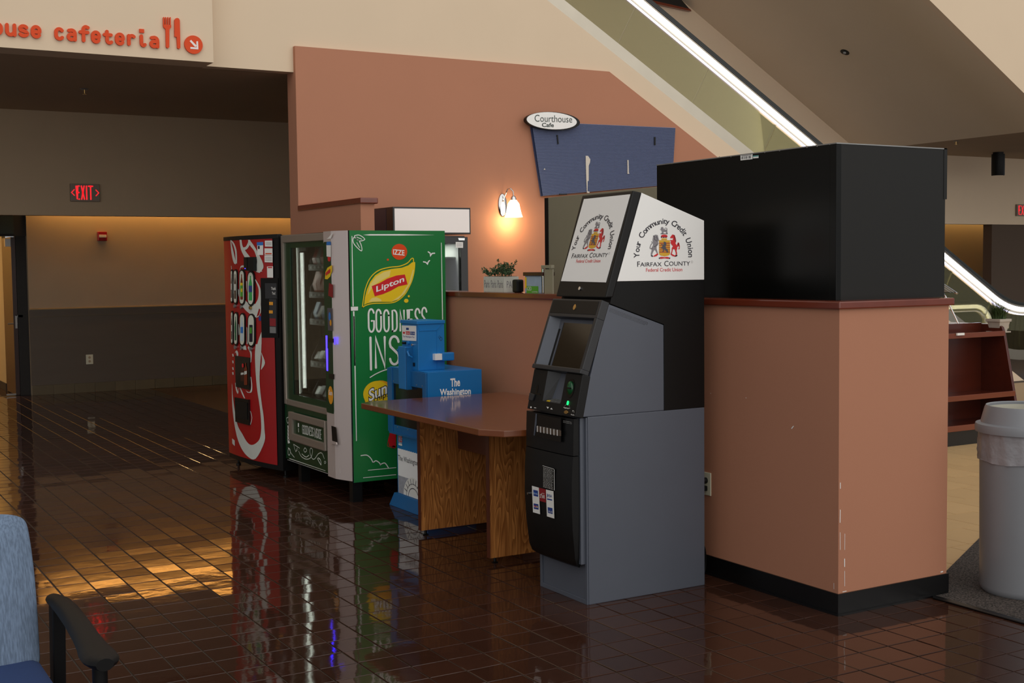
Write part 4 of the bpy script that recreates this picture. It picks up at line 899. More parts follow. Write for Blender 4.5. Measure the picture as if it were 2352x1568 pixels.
# hand-drawn tall capitals
def capital(ch):
    e = 0.0
    return {'G': [arc(.5, .75, .5, .25, 20, 180, 10) + [(0, .25)] + arc(.5, .25, .5, .25, 180, 360, 12) + [(1, .48), (.55, .48)]],
            'O': [arc(.5, .75, .5, .25, 0, 180, 12) + arc(.5, .25, .5, .25, 180, 360, 12) + [(1, .75)]],
            'D': [[(0, 0), (0, 1), (.4, 1)] + arc(.4, .75, .6, .25, 90, 0, 8) + arc(.4, .25, .6, .25, 0, -90, 8) + [(0, 0)]],
            'N': [[(0, 0), (0, 1), (1, 0), (1, 1)]], 'I': [[(.5, 0), (.5, 1)]], 'E': [[(1, 1), (0, 1), (0, 0), (1, 0)], [(0, .52), (.85, .52)]],
            'S': [arc(.5, .76, .5, .24, 10, 180, 10) + [(.08, .64), (.5, .5), (.92, .36)] + arc(.5, .24, .5, .24, 0, -170, 10)]}[ch]
def caps(pl, cr, word, boxes, w, off, mb):
    for ch, (x0, y0, x1, y1) in zip(word, boxes):     # pixel box: left-bottom .. right-top
        A = pl.px(*cr(x0, y0)); B = pl.px(*cr(x1, y1))
        for st_ in capital(ch): d_stroke(mb, pl, [(A[0] + (B[0] - A[0]) * u, A[1] + (B[1] - A[1]) * v) for u, v in st_], w, off)
    return mb
mb = MB()
caps(pg, c2, 'GOODNESS', [(333, 1262, 378, 1055), (402, 1260, 442, 1060), (472, 1258, 512, 1064), (548, 1254, 585, 1066), (617, 1250, 650, 1068), (692, 1245, 725, 1062), (755, 1240, 792, 1052), (815, 1235, 854, 1042)], 0.0125, 0.005, mb)
caps(pg, c3, 'INS', [(205, 466, 230, 235), (255, 452, 318, 232), (358, 430, 418, 225)], 0.0165, 0.005, mb)
caps(pg, c3, 'IDE', [(450, 420, 470, 215), (500, 410, 545, 210), (580, 400, 620, 205)], 0.0165, 0.005, mb)
mb.build('slogan_lettering', 'white_print', gpan)
GP('orange_print', [('d', c3, 285, 660, 112, 115, 0.0052)], 'chips_logo'); GP('yellow_print', [('d', c3, 262, 640, 98, 92, 0.0056)], 'chips_logo_light')
GP('ink', [('t', c3, 'Sun', 200, 706, 338, 642, 98, 0.006, 0.06)], 'chips_outline'); GP('white_print', [('t', c3, 'Sun', 204, 700, 334, 640, 88, 0.0068, 0.02)], 'chips_lettering'); GP('ink', [('t', c3, 'chips', 238, 716, 350, 668, 52, 0.0068, 0.01)], 'chips_lettering')
GP('red_print', [('p', c3, [(355, 930), (400, 880), (400, 1030), (350, 1020), (345, 980)]), ('d', c3, 382, 1026, 14, 9), ('s', c3, [(365, 890), (340, 1000), (350, 1025), (395, 1035)], 4, True)], 'corner_logo')
GP('white_print', [('p', c2, [(170, 1035), (235, 1033), (235, 1068), (171, 1071)], 0.006)], 'asset_sticker')
# door
PV = frontX(3.25); c12 = crop(640, 530, 5.6); c13 = crop(640, 800, 4.9)
dd = MB(); dd.box(3.25, 3.29, 8.955, 9.0, 0.57, 1.828); dd.box(3.25, 3.29, 8.11, 8.955, 1.775, 1.828); dd.box(3.25, 3.29, 8.11, 8.955, 0.568, 0.612)
dd = dd.build('door_frame', 'silver_trim', sv, bevel=0.006)
gb = MB(); gb.box(3.262, 3.285, 8.835, 8.955, 0.612, 1.775); gb.box(3.262, 3.285, 8.11, 8.835, 1.735, 1.775); gb.box(3.262, 3.285, 8.11, 8.835, 0.612, 0.655)
gb.build('door_border', 'dark_green', dd)
MB().box(3.268, 3.272, 8.11, 8.835, 0.655, 1.735).build('door_glass', 'case_glass', dd)
MB().box(3.30, 3.305, 8.80, 8.808, 0.66, 1.735).build('light_strip', 'led_strip', sv)
MB().box(3.42, 3.425, 8.93, 8.94, 0.66, 1.72).build('rail_strip', 'grey_metal', sv)
MB().box(3.30, 3.303, 8.62, 8.79, 1.71, 1.735).build('shelf_label', 'white_print', sv)
lamp('cabinet_light', 'AREA', (3.33, 8.80, 1.2), 0.5, (1.0, 1.0, 0.93), sv, shape='RECTANGLE', size=0.03, size_y=1.0).rotation_euler = Vector((0.35, -1, 0)).to_track_quat('-Z', 'Y').to_euler()
for k, y in enumerate((8.86, 8.6, 8.48)): MB().box(3.5 + k * 0.1, 3.51 + k * 0.1, y, y + 0.01, 0.64, 1.76).build('interior_rib', 'shelf_dark', sv)
# column with payment panel
col = MB().prism([(3.29, 8.125), (3.24, 8.118), (3.232, 8.10), (3.232, 7.965), (3.24, 7.935), (3.258, 7.88), (3.284, 7.808), (3.29, 7.808)], 'z', 0.15, 1.834).build('door_column', 'silver_column', sv)
PC = frontX(3.232)
mb = MB(); pz = lambda y: PC.px(765, y)[1]
z_top, z_bot = PC.px(*c12(640, 135))[1], PC.px(*c13(600, 735))[1]
d_poly(mb, PC, [(-8.098, z_bot + 0.02), (-8.09, z_bot), (-7.975, z_bot), (-7.968, z_bot + 0.02), (-7.968, z_top - 0.02), (-7.98, z_top), (-8.086, z_top), (-8.098, z_top - 0.02)], 0.003, 0.003); pay = mb.build('payment_panel', 'dark_green', col)
def CP(mt, pts, cr, nm, par, off=0.004, th=0.0): 
    mb = MB(); d_poly(mb, PC, [PC.px(*cr(*q_)) for q_ in pts], off, th); return mb.build(nm, mt, par)
CP('white_print', [(612, 180), (670, 180), (670, 332), (615, 325)], c12, 'notice_card', pay); CP('blue_print', [(615, 135), (665, 132), (670, 178), (612, 178)], c12, 'card_band', pay)
CP('yellow_print', [(592, 615), (598, 530), (625, 470), (685, 435), (685, 510), (660, 585), (625, 620)], c12, 'leaf_logo', pay); CP('red_print', [(600, 540), (662, 480), (665, 530), (605, 575)], c12, 'leaf_banner', pay, 0.005)
CP('dark_red_print', [(645, 665), (695, 690), (695, 860), (635, 830)], c12, 'red_emblem', pay); CP('red_print', [(628, 330), (668, 335), (662, 385), (645, 392), (630, 375)], c12, 'red_emblem', pay)
sc_ = CP('grey_print_dark', [(622, 990), (685, 990), (692, 1285), (632, 1280)], c12, 'payment_screen', pay)
mb = MB(); a, b = PC.px(*c12(655, 1100)); d_disc(mb, PC, a, b, 0.02, 0.03, 0.005); mb.build('screen_icon', 'blue_print', sc_); mb = MB(); a, b = PC.px(*c12(668, 1180)); d_disc(mb, PC, a, b, 0.016, 0.022, 0.0055); mb.build('screen_icon', 'orange_print', sc_)
CP('led_blue', [(603, 1345), (622, 1345), (622, 1568), (608, 1568)], c12, 'light_bar', pay, 0.005, 0.003); CP('led_blue', [(530, 0), (550, 0), (552, 255), (538, 250)], c13, 'light_bar', pay, 0.005, 0.003)
CP('led_blue', [(708, 1365), (722, 1365), (722, 1465), (710, 1455)], c12, 'light_bar', col, 0.004, 0.002)
CP('black_gloss', [(638, 1380), (700, 1385), (700, 1435), (640, 1430)], c12, 'card_slot', pay, 0.006, 0.006); CP('black_gloss', [(562, 283), (618, 290), (618, 348), (564, 340)], c13, 'coin_slot', pay, 0.005, 0.004)
mb = MB(); a, b = PC.px(*c13(583, 528)); d_disc(mb, PC, a, b, 0.045, 0.062, 0.004); sl_ = mb.build('chips_logo', 'orange_print', pay); mb = MB(); d_text(mb, PC, 'Sun', a - 0.032, b, 0.064, 0.035, 0.005, bold=0.02); mb.build('chips_lettering', 'white_print', sl_)
CP('black_matte', [(588, 872), (640, 890), (660, 1090), (600, 1075)], c13, 'handle_recess', col, 0.002); CP('silver_column', [(590, 1040), (655, 1060), (660, 1085), (600, 1072)], c13, 'handle_lip', col, 0.012, 0.01)
CP('white_print', [(632, 100 - 15), (695, 15), (670, 95), (612, 100)], c12, 'column_sticker', col, 0.003)
mb = MB()
for x in (612, 686): d_stroke(mb, PC, [PC.px(*c13(x, 1335 if x < 650 else 1355)), PC.px(*c13(x + 2, 1390 if x < 650 else 1410))], 0.003, 0.002)
mb.build('column_mark', 'white_print', col)
# lower green panel with delivery flap
lp = MB().box(3.255, 3.29, 8.11, 9.0, 0.16, 0.568).build('lower_panel', 'dark_green', sv)
PLW = frontX(3.255)
bn = MB(); y0_, y1_ = 8.155, 8.88; z0_, z1_ = 0.315, 0.525
bn.box(3.235, 3.256, y1_ - 0.075, y1_, z0_, z1_); bn.box(3.235, 3.256, y0_, y0_ + 0.02, z0_, z1_); bn.box(3.235, 3.256, y0_ + 0.02, y1_ - 0.075, z1_ - 0.05, z1_); bn.box(3.235, 3.256, y0_ + 0.02, y1_ - 0.075, z0_, z0_ + 0.055)
bn = bn.build('delivery_bin', 'silver_trim', sv, bevel=0.005)
fp = MB().box(3.25, 3.256, y0_ + 0.02, y1_ - 0.075, z0_ + 0.055, z1_ - 0.05).build('delivery_flap', 'dark_green', bn)
PFL = frontX(3.25); mb = MB()
caps(PFL, c13, 'GOODNESS', [(262 + k * 16, 960 + k * 4, 273 + k * 16, 868 + k * 4) for k in range(8)], 0.006, 0.001, mb); caps(PFL, c13, 'INSIDE', [(395 + k * 13.5, 1000 + k * 4, 404 + k * 13.5, 902 + k * 4) for k in range(6)], 0.006, 0.001, mb); mb.build('flap_lettering', 'white_print', fp)
mb = MB()
for x, y in ((216, 862), (512, 940)): pq(mb, PFL, c13, [(x - 7, y - 20), (x + 7, y - 18), (x + 7, y + 25), (x - 7, y + 23)], 0.001); pq(mb, PFL, c13, [(x - 2, y + 38), (x + 3, y + 38), (x + 5, y + 84), (x, y + 84)], 0.001)
mb.build('flap_marks', 'white_print', fp)
mb = MB()
def ls(pts, w=0.005, sm=True): d_stroke(mb, PLW, smoothline([PLW.px(*c13(*q_)) for q_ in pts]) if sm else [PLW.px(*c13(*q_)) for q_ in pts], w, 0.001)
ls([(160, 1080), (230, 1125), (185, 1165), (160, 1080)], 0.005, False); ls([(185, 1165), (205, 1120)], 0.004, False)
ls([(220, 1160), (250, 1220), (310, 1250), (360, 1225), (375, 1150), (355, 1125), (345, 1170), (370, 1240), (400, 1245), (440, 1190), (480, 1182), (508, 1245)]); ls([(255, 1190), (300, 1225), (335, 1205)]); ls([(275, 1150), (290, 1122), (310, 1150), (290, 1170), (275, 1150)])
ls([(430, 1240), (455, 1290), (472, 1312), (465, 1260), (440, 1235)], 0.007); ls([(515, 1270), (525, 1285), (515, 1300), (508, 1285), (515, 1270)], 0.004)
ls([(110, 742), (100, 775), (82, 790), (95, 845), (108, 800), (104, 770)], 0.005); ls([(100, 1120), (125, 1145), (118, 1200), (100, 1190), (105, 1130), (140, 1190), (170, 1228)], 0.005)
for y in (890, 930, 970, 1010, 1045): pq(mb, PLW, c13, [(92, y - 22), (110, y - 18), (122, y + 22), (98, y + 28)], 0.001)
pq(mb, PLW, c13, [(115, 1238), (520, 1378), (520, 1382), (115, 1246)], 0.001)
for k in range(40): x = 95 + k * 11.4; y = 1252 + k * 3.98; pq(mb, PLW, c13, [(x, y), (x + 6, y + 2), (x + 6, y + 8), (x, y + 6)], 0.001)
mb.build('line_art', 'white_print', lp)
# shelves and snacks behind the glass
shelf_z = [PV.px(*c12(490, y))[1] for y in (445, 800, 1150)] + [PV.px(*c13(450, y))[1] for y in (165, 575)]
sn = [('snack_red', 'snack_silver'), ('snack_orange', 'snack_orange'), ('snack_blue', 'snack_dark'), ('snack_dark', 'snack_silver'), ('snack_silver', 'snack_dark')]
for k, z in enumerate(shelf_z):
    z = EYE + (z - EYE) * 1.034 - 0.012
    sh_ = MB().box(3.36, 3.95, 8.11, 8.70, z - 0.012, z).build('shelf', 'shelf_dark', sv)
    MB().box(3.352, 3.36, 8.11, 8.70, z - 0.022, z + 0.022).build('price_rail', 'shelf_dark', sh_)
    for j in range(6): MB().box(3.350, 3.352, 8.64 - j * 0.075, 8.67 - j * 0.075, z - 0.008, z + 0.010).build('price_tag', 'white_print', sh_)
    MB().prism([(3.36, z), (3.36, z + 0.05), (3.44, z + 0.2), (3.6, z + 0.2), (3.6, z)], 'y', 8.692, 8.696).build('divider', 'shelf_dark', sh_)
    for j in range(4):
        y = 8.63 - j * 0.078; h = (0.15, 0.17, 0.13, 0.1, 0.1)[k] * (0.9 + 0.1 * ((j * 7 + k) % 3)); m_ = sn[k][j % 2] if not (k == 1) else 'snack_orange'
        bag = MB(); bag.loft([(3.38, y - 0.028, z + 0.002), (3.40, y - 0.03, z + 0.002), (3.40, y + 0.03, z + 0.002), (3.38, y + 0.028, z + 0.002)], [(3.365, y - 0.033, z + h * 0.45), (3.43, y - 0.034, z + h * 0.45), (3.43, y + 0.034, z + h * 0.45), (3.365, y + 0.033, z + h * 0.45)])
        bag.loft([(3.365, y - 0.033, z + h * 0.45), (3.43, y - 0.034, z + h * 0.45), (3.43, y + 0.034, z + h * 0.45), (3.365, y + 0.033, z + h * 0.45)], [(3.395, y - 0.034, z + h), (3.40, y - 0.034, z + h), (3.40, y + 0.034, z + h), (3.395, y + 0.034, z + h)])
        nm_ = ('red crisp bag', 'orange chip bag', 'blue bar wrapper', 'dark bar wrapper', 'silver wrapper')[k]
        o = bag.build('snack_bag', m_, org=(3.4, y, z + 0.002)); tag(o, '%s in %s slot from the column, %s shelf of the snack machine' % (nm_, ('fourth', 'third', 'second', 'first')[j] if False else ('far', 'third', 'second', 'nearest')[j], ('top', 'second', 'third', 'fourth', 'bottom')[k]), 'snack', 'snacks behind the machine glass')

# ------------------------------------------------------------------ soft drink machine with a bowed red front
class BOW:
    A = Vector((3.235, 9.01)); B = Vector((3.120, 9.955)); S = 0.04
    def __init__(s): s.W = (s.B - s.A).length; s.d = (s.B - s.A).normalized(); s.m = Vector((-s.d.y, s.d.x)); 
    def pt(s, a, b, off=0.0012):
        t = 1 - a / s.W; p = s.A + s.d * (t * s.W) + s.m * (s.S * (1 - (2 * t - 1) ** 2) + off); return Vector((p.x, p.y, b))
    def px(s, x, y):
        n = Vector((s.m.x, s.m.y, 0)); bow = 0.02
        for _ in range(60):
            o = s.A + s.m * bow; p = hit(x, y, (o.x, o.y, 0), n); t = (Vector((p.x, p.y)) - s.A).dot(s.d) / s.W; t = min(1.0, max(-0.02, t)); bow = 0.5 * bow + 0.5 * s.S * (1 - (2 * t - 1) ** 2)
        return ((1 - t) * s.W, p.z)
BW = BOW()
cm_ = thing('drink_machine', 'red bowed-front soft drink vending machine beside the snack machine', 'vending machine', (3.6, 9.5, 0))
NS = 16
def strip(a0, a1, off): return [BW.pt(a0 + (a1 - a0) * k / NS, 0, off) for k in range(NS + 1)]
f2 = [(p.x, p.y) for p in strip(0, BW.W, 0.0)]
bk_ = [(f2[-1][0] + 0.74, f2[-1][1] + 0.09), (f2[0][0] + 0.74, f2[0][1] + 0.09)]
MB().prism(f2 + bk_, 'z', 0.06, 1.835).build('cabinet', 'black_matte', cm_)
for a_ in (0.06, BW.W - 0.06):
    p_ = BW.pt(a_, 0, -0.06); MB().lathe((p_.x, p_.y, 0), [(0.02, 0), (0.02, 0.01), (0.01, 0.015), (0.01, 0.06)], 10).build('leg', 'black_plastic', cm_)
c14 = crop(520, 530, 6.03); c16 = crop(520, 790, 4.9)
aR_ = BW.px(*c14(648, 800))[0]
sk = MB(); A_ = [BW.pt(0.004 + (aR_ - 0.004) * k / NS, 0.098, 0.004) for k in range(NS + 1)]; B_ = [Vector((p.x, p.y, 1.81)) for p in A_]
for k in range(NS): sk.poly([A_[k], A_[k + 1], B_[k + 1], B_[k]])
skin = sk.build('front_panel', 'cola_red', cm_, smooth=True)
def fine(pts, n):   # subdivide an outline so it follows the bow
    out = []
    for i in range(len(pts)):
        p, q_ = Vector(pts[i]), Vector(pts[(i + 1) % len(pts)])
        for k in range(n): out.append(tuple(p + (q_ - p) * k / n))
    return out
def RB(cr, L, Rr, n=5, off=0.0065, mb=None):
    mb = mb or MB(); A = [BW.px(*cr(*q_)) for q_ in smoothline(L, n)]; B = [BW.px(*cr(*q_)) for q_ in smoothline(Rr, n)]
    for i in range(len(A) - 1):
        for k in range(3):
            def mix(t, j): return (A[j][0] + (B[j][0] - A[j][0]) * t, A[j][1] + (B[j][1] - A[j][1]) * t)
            mb.poly([BW.pt(*mix(k / 3, i), off), BW.pt(*mix((k + 1) / 3, i), off), BW.pt(*mix((k + 1) / 3, i + 1), off), BW.pt(*mix(k / 3, i + 1), off)])
    return mb
scr_ = MB()
RB(c14, [(185, 122), (205, 260), (265, 380), (340, 500), (420, 565)], [(212, 122), (235, 225), (330, 360), (420, 470), (500, 560)], mb=scr_)
RB(c14, [(300, 122), (330, 200), (390, 280), (425, 400), (420, 480), (415, 565)], [(325, 122), (395, 220), (470, 360), (505, 440), (512, 510), (460, 580)], mb=scr_)
RB(c14, [(205, 210), (235, 225), (270, 215), (300, 160), (305, 122)], [(212, 250), (240, 262), (285, 250), (325, 190), (332, 122)], mb=scr_)
RB(c14, [(58, 140), (72, 300), (100, 430), (128, 462)], [(62, 122), (95, 260), (122, 380), (140, 440)], mb=scr_); RB(c14, [(62, 135), (95, 190), (122, 290), (130, 440)], [(62, 122), (110, 170), (145, 280), (150, 455)], mb=scr_)
RB(c14, [(66, 480), (84, 720), (105, 930), (125, 1060)], [(72, 480), (98, 700), (112, 900), (135, 1070)], mb=scr_)
RB(c14, [(190, 560), (200, 510), (245, 505), (300, 560)], [(188, 530), (205, 482), (260, 480), (310, 525)], mb=scr_)
RB(c14, [(165, 870), (200, 1000), (260, 1090), (330, 1150), (415, 1200)], [(165, 800), (240, 930), (310, 1000), (400, 1010), (475, 1000)], mb=scr_)
RB(c14, [(400, 680), (445, 800), (440, 930), (400, 1010)], [(405, 665), (470, 790), (478, 960), (470, 1090)], mb=scr_)
RB(c14, [(415, 1200), (450, 1180), (470, 1090)], [(420, 1190), (476, 1130), (476, 1000)], mb=scr_)
RB(c14, [(275, 690), (280, 800), (290, 855)], [(292, 700), (295, 800), (294, 865)], mb=scr_)
RB(c16, [(330, 0), (322, 120), (328, 300), (345, 500), (375, 700), (390, 850), (392, 980), (370, 1080), (300, 1135), (240, 1110), (180, 1010), (125, 900), (80, 640), (68, 470)], [(395, 0), (392, 80), (375, 320), (378, 480), (400, 680), (418, 800), (430, 960), (430, 1100), (330, 1292), (230, 1255), (150, 1130), (100, 950), (68, 700), (64, 440)], 4, mb=scr_)
RB(c16, [(390, 90), (402, 170), (390, 280)], [(396, 100), (435, 210), (392, 290)], 4, mb=scr_)
RB(c16, [(95, 100), (115, 70), (135, 120), (110, 300)], [(90, 120), (100, 90), (118, 140), (106, 300)], mb=scr_); RB(c16, [(240, 40), (270, 110), (272, 210)], [(250, 20), (285, 90), (280, 200)], mb=scr_); RB(c16, [(215, 520), (262, 540), (280, 470), (272, 370)], [(240, 548), (285, 540), (292, 460), (280, 370)], mb=scr_)
RB(c16, [(98, 440), (110, 520), (130, 560), (145, 500)], [(108, 430), (122, 500), (135, 535), (140, 495)], mb=scr_); RB(c16, [(150, 490), (175, 560), (200, 610)], [(160, 490), (190, 555), (212, 612)], mb=scr_); RB(c16, [(268, 755), (285, 830), (268, 905)], [(275, 755), (292, 830), (275, 910)], mb=scr_)
RB(c14, [(430, 1568), (455, 1480), (485, 1400)], [(488, 1568), (488, 1500), (490, 1420)], mb=scr_); RB(c14, [(195, 1600), (205, 1580), (270, 1590)], [(190, 1650), (215, 1640), (280, 1650)], mb=scr_); RB(c14, [(290, 1340), (298, 1480), (295, 1568)], [(280, 1330), (284, 1480), (280, 1568)], mb=scr_); RB(c14, [(172, 1290), (185, 1400), (190, 1440)], [(166, 1290), (170, 1400), (172, 1440)], mb=scr_)
scr_.build('script_print', 'cola_white', skin)
mb = MB()
for k, y in enumerate((110, 185, 260, 315)): d_poly(mb, BW, [BW.px(*c16(*q_)) for q_ in ((66, y), (80, y), (84, y + 30), (70, y + 30))], 0.0065)
d_poly(mb, BW, [BW.px(*c16(*q_)) for q_ in ((66, 1062), (96, 1085), (97, 1150), (68, 1120))], 0.0065); mb.build('edge_lettering', 'cola_white', skin)
def pill(cx, y0, y1, hw, n=7):
    r = hw * 2.0; out = []
    for k in range(n + 1): t = math.pi * k / n; out.append((cx + hw * math.cos(t), y0 + r - r * math.sin(t)))
    for k in range(n + 1): t = math.pi + math.pi * k / n; out.append((cx + hw * math.cos(t), y1 - r - r * math.sin(t)))
    return out
BOT = [(-.16, 1), (.16, 1), (.16, .9), (.2, .86), (.42, .72), (.5, .62), (.5, .3), (.46, .26), (.5, .2), (.5, .03), (.42, 0), (-.42, 0), (-.5, .03), (-.5, .2), (-.46, .26), (-.5, .3), (-.5, .62), (-.42, .72), (-.2, .86), (-.16, .9)]
CAN = [(-.45, 1), (.45, 1), (.5, .95), (.5, .05), (.45, 0), (-.45, 0), (-.5, .05), (-.5, .95)]
drinks = [(83, 530, 1000, 14, 'bottle_dark', 'cola_white', BOT), (135, 528, 1018, 27, 'bottle_dark', 'cola_white', BOT), (226, 528, 1030, 41, 'bottle_brown', 'green_bright', BOT), (349, 550, 1040, 52, 'bottle_green', 'navy_print', BOT),
          (86, 1105, 1575, 14, 'bottle_dark', 'cola_white', BOT), (140, 1120, 1590, 28, 'bottle_teal', 'bottle_teal', BOT), (230, 1132, 1600, 41, 'bottle_clear', 'blue_print', BOT), (355, 1142, 1612, 55, 'ink', 'green_bright', CAN)]
for i, (cx, y0, y1, hw, mb_, ml, shp) in enumerate(drinks):
    mb = MB(); d_poly(mb, BW, [BW.px(*c14(*q_)) for q_ in pill(cx, y0, y1, hw)], 0.012, 0.009); pl_ = mb.build('selection_bezel', 'black_plastic', cm_)
    mb = MB(); d_poly(mb, BW, [BW.px(*c14(*q_)) for q_ in pill(cx - 0.04 * hw, y0 + 22, y1 - 24, hw * 0.72)], 0.0135); dp = mb.build('drink_panel', 'drink_panel', pl_)
    h_ = (y1 - y0) * 0.70; yb = y1 - (y1 - y0) * 0.16; w_ = hw * 0.86
    if shp is CAN: h_ *= 0.72
    mb = MB(); d_poly(mb, BW, [BW.px(*c14(cx - 0.04 * hw + u * w_, yb - v * h_)) for u, v in shp], 0.0145); bt_ = mb.build('drink_print', mb_, dp)
    mb = MB(); lo, hi = ((.34, .6) if shp is BOT else (.5, .85))
    if ml == 'green_bright' and shp is BOT: lo, hi = .12, .66
    wl = 0.5 if shp is BOT else 0.3
    d_poly(mb, BW, [BW.px(*c14(cx - 0.04 * hw + u * w_, yb - v * h_)) for u, v in ((-wl, lo), (wl, lo), (wl, hi), (-wl, hi))], 0.0155); mb.build('drink_label', ml, bt_)
    if i == 2: mb = MB(); d_poly(mb, BW, [BW.px(*c14(cx + u * w_, yb - v * h_)) for u, v in ((-.5, .56), (.45, .56), (.45, .66), (-.5, .66))], 0.016); d_poly(mb, BW, [BW.px(*c14(cx + u * w_, yb - v * h_)) for u, v in ((-.2, .3), (.3, .3), (.4, .4), (.1, .46), (-.3, .4))], 0.016); mb.build('drink_label', 'yellow_print', bt_)
    if hw > 20:
        q_ = BW.pt(*BW.px(*c14(cx - 4, y1 + 22)), 0.0); n_ = Vector((BW.m.x, BW.m.y, 0))
        MB().tube([q_, q_ + n_ * 0.022], 0.014, 12).build('selection_button', 'brass' if i == 3 else 'grey_metal', cm_)
def CK(mt, pts, cr, nm, par, off=0.007, th=0.0):
    mb = MB(); d_poly(mb, BW, [BW.px(*cr(*q_)) for q_ in pts], off, th); return mb.build(nm, mt, par)
rdr = CK('black_plastic', [(288, 362), (420, 358), (424, 552), (292, 548)], c14, 'card_reader', cm_, 0.035, 0.032); 
CK('black_gloss', [(290, 366), (335, 364), (338, 546), (293, 544)], c14, 'reader_face', rdr, 0.0365); CK('led_blue', [(305, 512), (318, 512), (318, 524), (306, 524)], c14, 'reader_light', rdr, 0.0375)
cw = CK('white_print', [(428, 155), (512, 150), (512, 330), (432, 332)], c14, 'notice_card', skin); CK('blue_print', [(424, 155), (512, 150), (512, 195), (427, 200)], c14, 'card_band', cw, 0.0078); CK('ink', [(438, 205), (465, 205), (465, 248), (440, 248)], c14, 'card_code', cw, 0.0078)
for k, (pts, bands) in enumerate((([(536, 132), (638, 130), (640, 215), (538, 213)], 'grey_print'), ([(530, 238), (640, 238), (642, 332), (532, 330)], 'orange_red'), ([(530, 336), (642, 336), (642, 434), (533, 430)], 'grey_print'), ([(565, 490), (648, 488), (650, 645), (568, 643)], 'red_print'))):
    s_ = CK('white_print', pts, c14, 'notice_card', cm_, 0.0075)
    x0, y0 = pts[0]; x1, y1 = pts[2]
    for j in (range(3) if k in (0, 2) else (0,)):
        yy = y0 + (y1 - y0) * (0.25 + 0.2 * j) if k in (0, 2) else (y1 - 28 if k == 1 else y0 + 6)
        CK(bands, [(x0 + 14, yy), (x1 - 12, yy), (x1 - 12, yy + (5 if k in (0, 2) else 16)), (x0 + 14, yy + (5 if k in (0, 2) else 16))], c14, 'notice_print', s_, 0.0082)
pp_ = CK('black_matte', [(476, 650), (712, 650), (716, 1480), (490, 1478)], c14, 'payment_panel', cm_, 0.008, 0.005)
CK('dark_grey_plastic', [(540, 722), (700, 722), (704, 935), (545, 935)], c14, 'payment_header', pp_, 0.010, 0.002)
mb = MB(); ptext(mb, BW, c14, 'Thank', 628, 815, 692, 815, 40, 0.011, bold=0.01); ptext(mb, BW, c14, 'You!', 640, 880, 686, 880, 40, 0.011, bold=0.01); mb.build('payment_lettering', 'white_print', pp_)
bv = CK('dark_grey_plastic', [(606, 940), (700, 945), (704, 1420), (612, 1415)], c14, 'bill_unit', pp_, 0.014, 0.006)
CK('orange_print', [(606, 980), (660, 982), (660, 1026), (607, 1024)], c14, 'bill_sticker', bv, 0.015); CK('orange_print', [(604, 1098), (657, 1100), (657, 1142), (605, 1140)], c14, 'bill_sticker', bv, 0.015); CK('dark_red_print', [(613, 1208), (697, 1212), (699, 1318), (615, 1314)], c14, 'coin_plate', bv, 0.015); CK('grey_metal', [(615, 1325), (698, 1330), (700, 1415), (617, 1412)], c14, 'coin_return', bv, 0.015)
CK('navy_print', [(447, 1178), (480, 1180), (480, 1245), (450, 1240)], c14, 'small_sticker', skin)
w1 = CK('black_gloss', [(108, 128), (268, 152), (272, 515), (118, 478)], c16, 'display_window', cm_, 0.016, 0.012)
for cx, yb_, hh, ww_, m_ in ((195, 415, 150, 42, 'bottle_dark'), (232, 460, 250, 36, 'bottle_brown')):
    b_ = CK(m_, [(cx + u * ww_, yb_ - v * hh) for u, v in (CAN if m_ == 'bottle_dark' else BOT)], c16, 'bottle_print', w1, 0.0175); CK('cola_white', [(cx - ww_ * .4, yb_ - hh * .62), (cx + ww_ * .4, yb_ - hh * .64), (cx + ww_ * .4, yb_ - hh * .5), (cx - ww_ * .4, yb_ - hh * .46)], c16, 'bottle_label', b_, 0.0185)
CK('red_print', [(190, 225), (200, 215), (210, 225), (210, 255), (200, 265), (190, 255)], c16, 'emblem_print', w1, 0.018)
w2 = CK('black_gloss', [(110, 598), (266, 625), (270, 912), (120, 872)], c16, 'delivery_port', cm_, 0.02, 0.016)
CK('black_plastic', [(125, 640), (255, 660), (258, 850), (130, 825)], c16, 'delivery_flap', w2, 0.024, 0.006)
# machine head trim
mb = MB(); A_ = strip(0, BW.W, 0.006); C_ = strip(0, BW.W, -0.03)
for k in range(NS):
    mb.loft([(A_[k].x, A_[k].y, 1.812), (A_[k + 1].x, A_[k + 1].y, 1.812), (C_[k + 1].x, C_[k + 1].y, 1.812), (C_[k].x, C_[k].y, 1.812)], [(A_[k].x, A_[k].y, 1.842), (A_[k + 1].x, A_[k + 1].y, 1.842), (C_[k + 1].x, C_[k + 1].y, 1.842), (C_[k].x, C_[k].y, 1.842)])
mb.build('head_trim', 'black_plastic', cm_)

# ------------------------------------------------------------------ cafe: cooler, sconce, sign, things on the counter cap
fy = 10.05
fr_ = thing('beverage_cooler', 'black glass-door beverage cooler with blank white header behind the counter', 'cooler', (5.03, 10.4, 0))
cb = MB(); cb.box(4.67, 4.71, fy + 0.06, 10.78, 0, 1.86); cb.box(5.36, 5.40, fy + 0.06, 10.78, 0, 1.86); cb.box(4.71, 5.36, 10.74, 10.78, 0, 1.86); cb.box(4.71, 5.36, fy + 0.06, 10.74, 0, 0.15); cb.box(4.71, 5.36, fy + 0.06, 10.74, 1.80, 1.86)
cb.build('cabinet', 'black_gloss', fr_)
ln = MB(); ln.box(4.712, 5.358, 10.73, 10.738, 0.16, 1.79); ln.box(5.352, 5.358, fy + 0.07, 10.73, 0.16, 1.79); ln.build('liner', 'white_panel', fr_)
df = MB(); df.box(4.67, 4.73, fy, fy + 0.05, 0.15, 1.85); df.box(5.33, 5.40, fy, fy + 0.05, 0.15, 1.85); df.box(4.73, 5.33, fy, fy + 0.05, 1.79, 1.85); df.box(4.73, 5.33, fy, fy + 0.05, 0.15, 0.22)
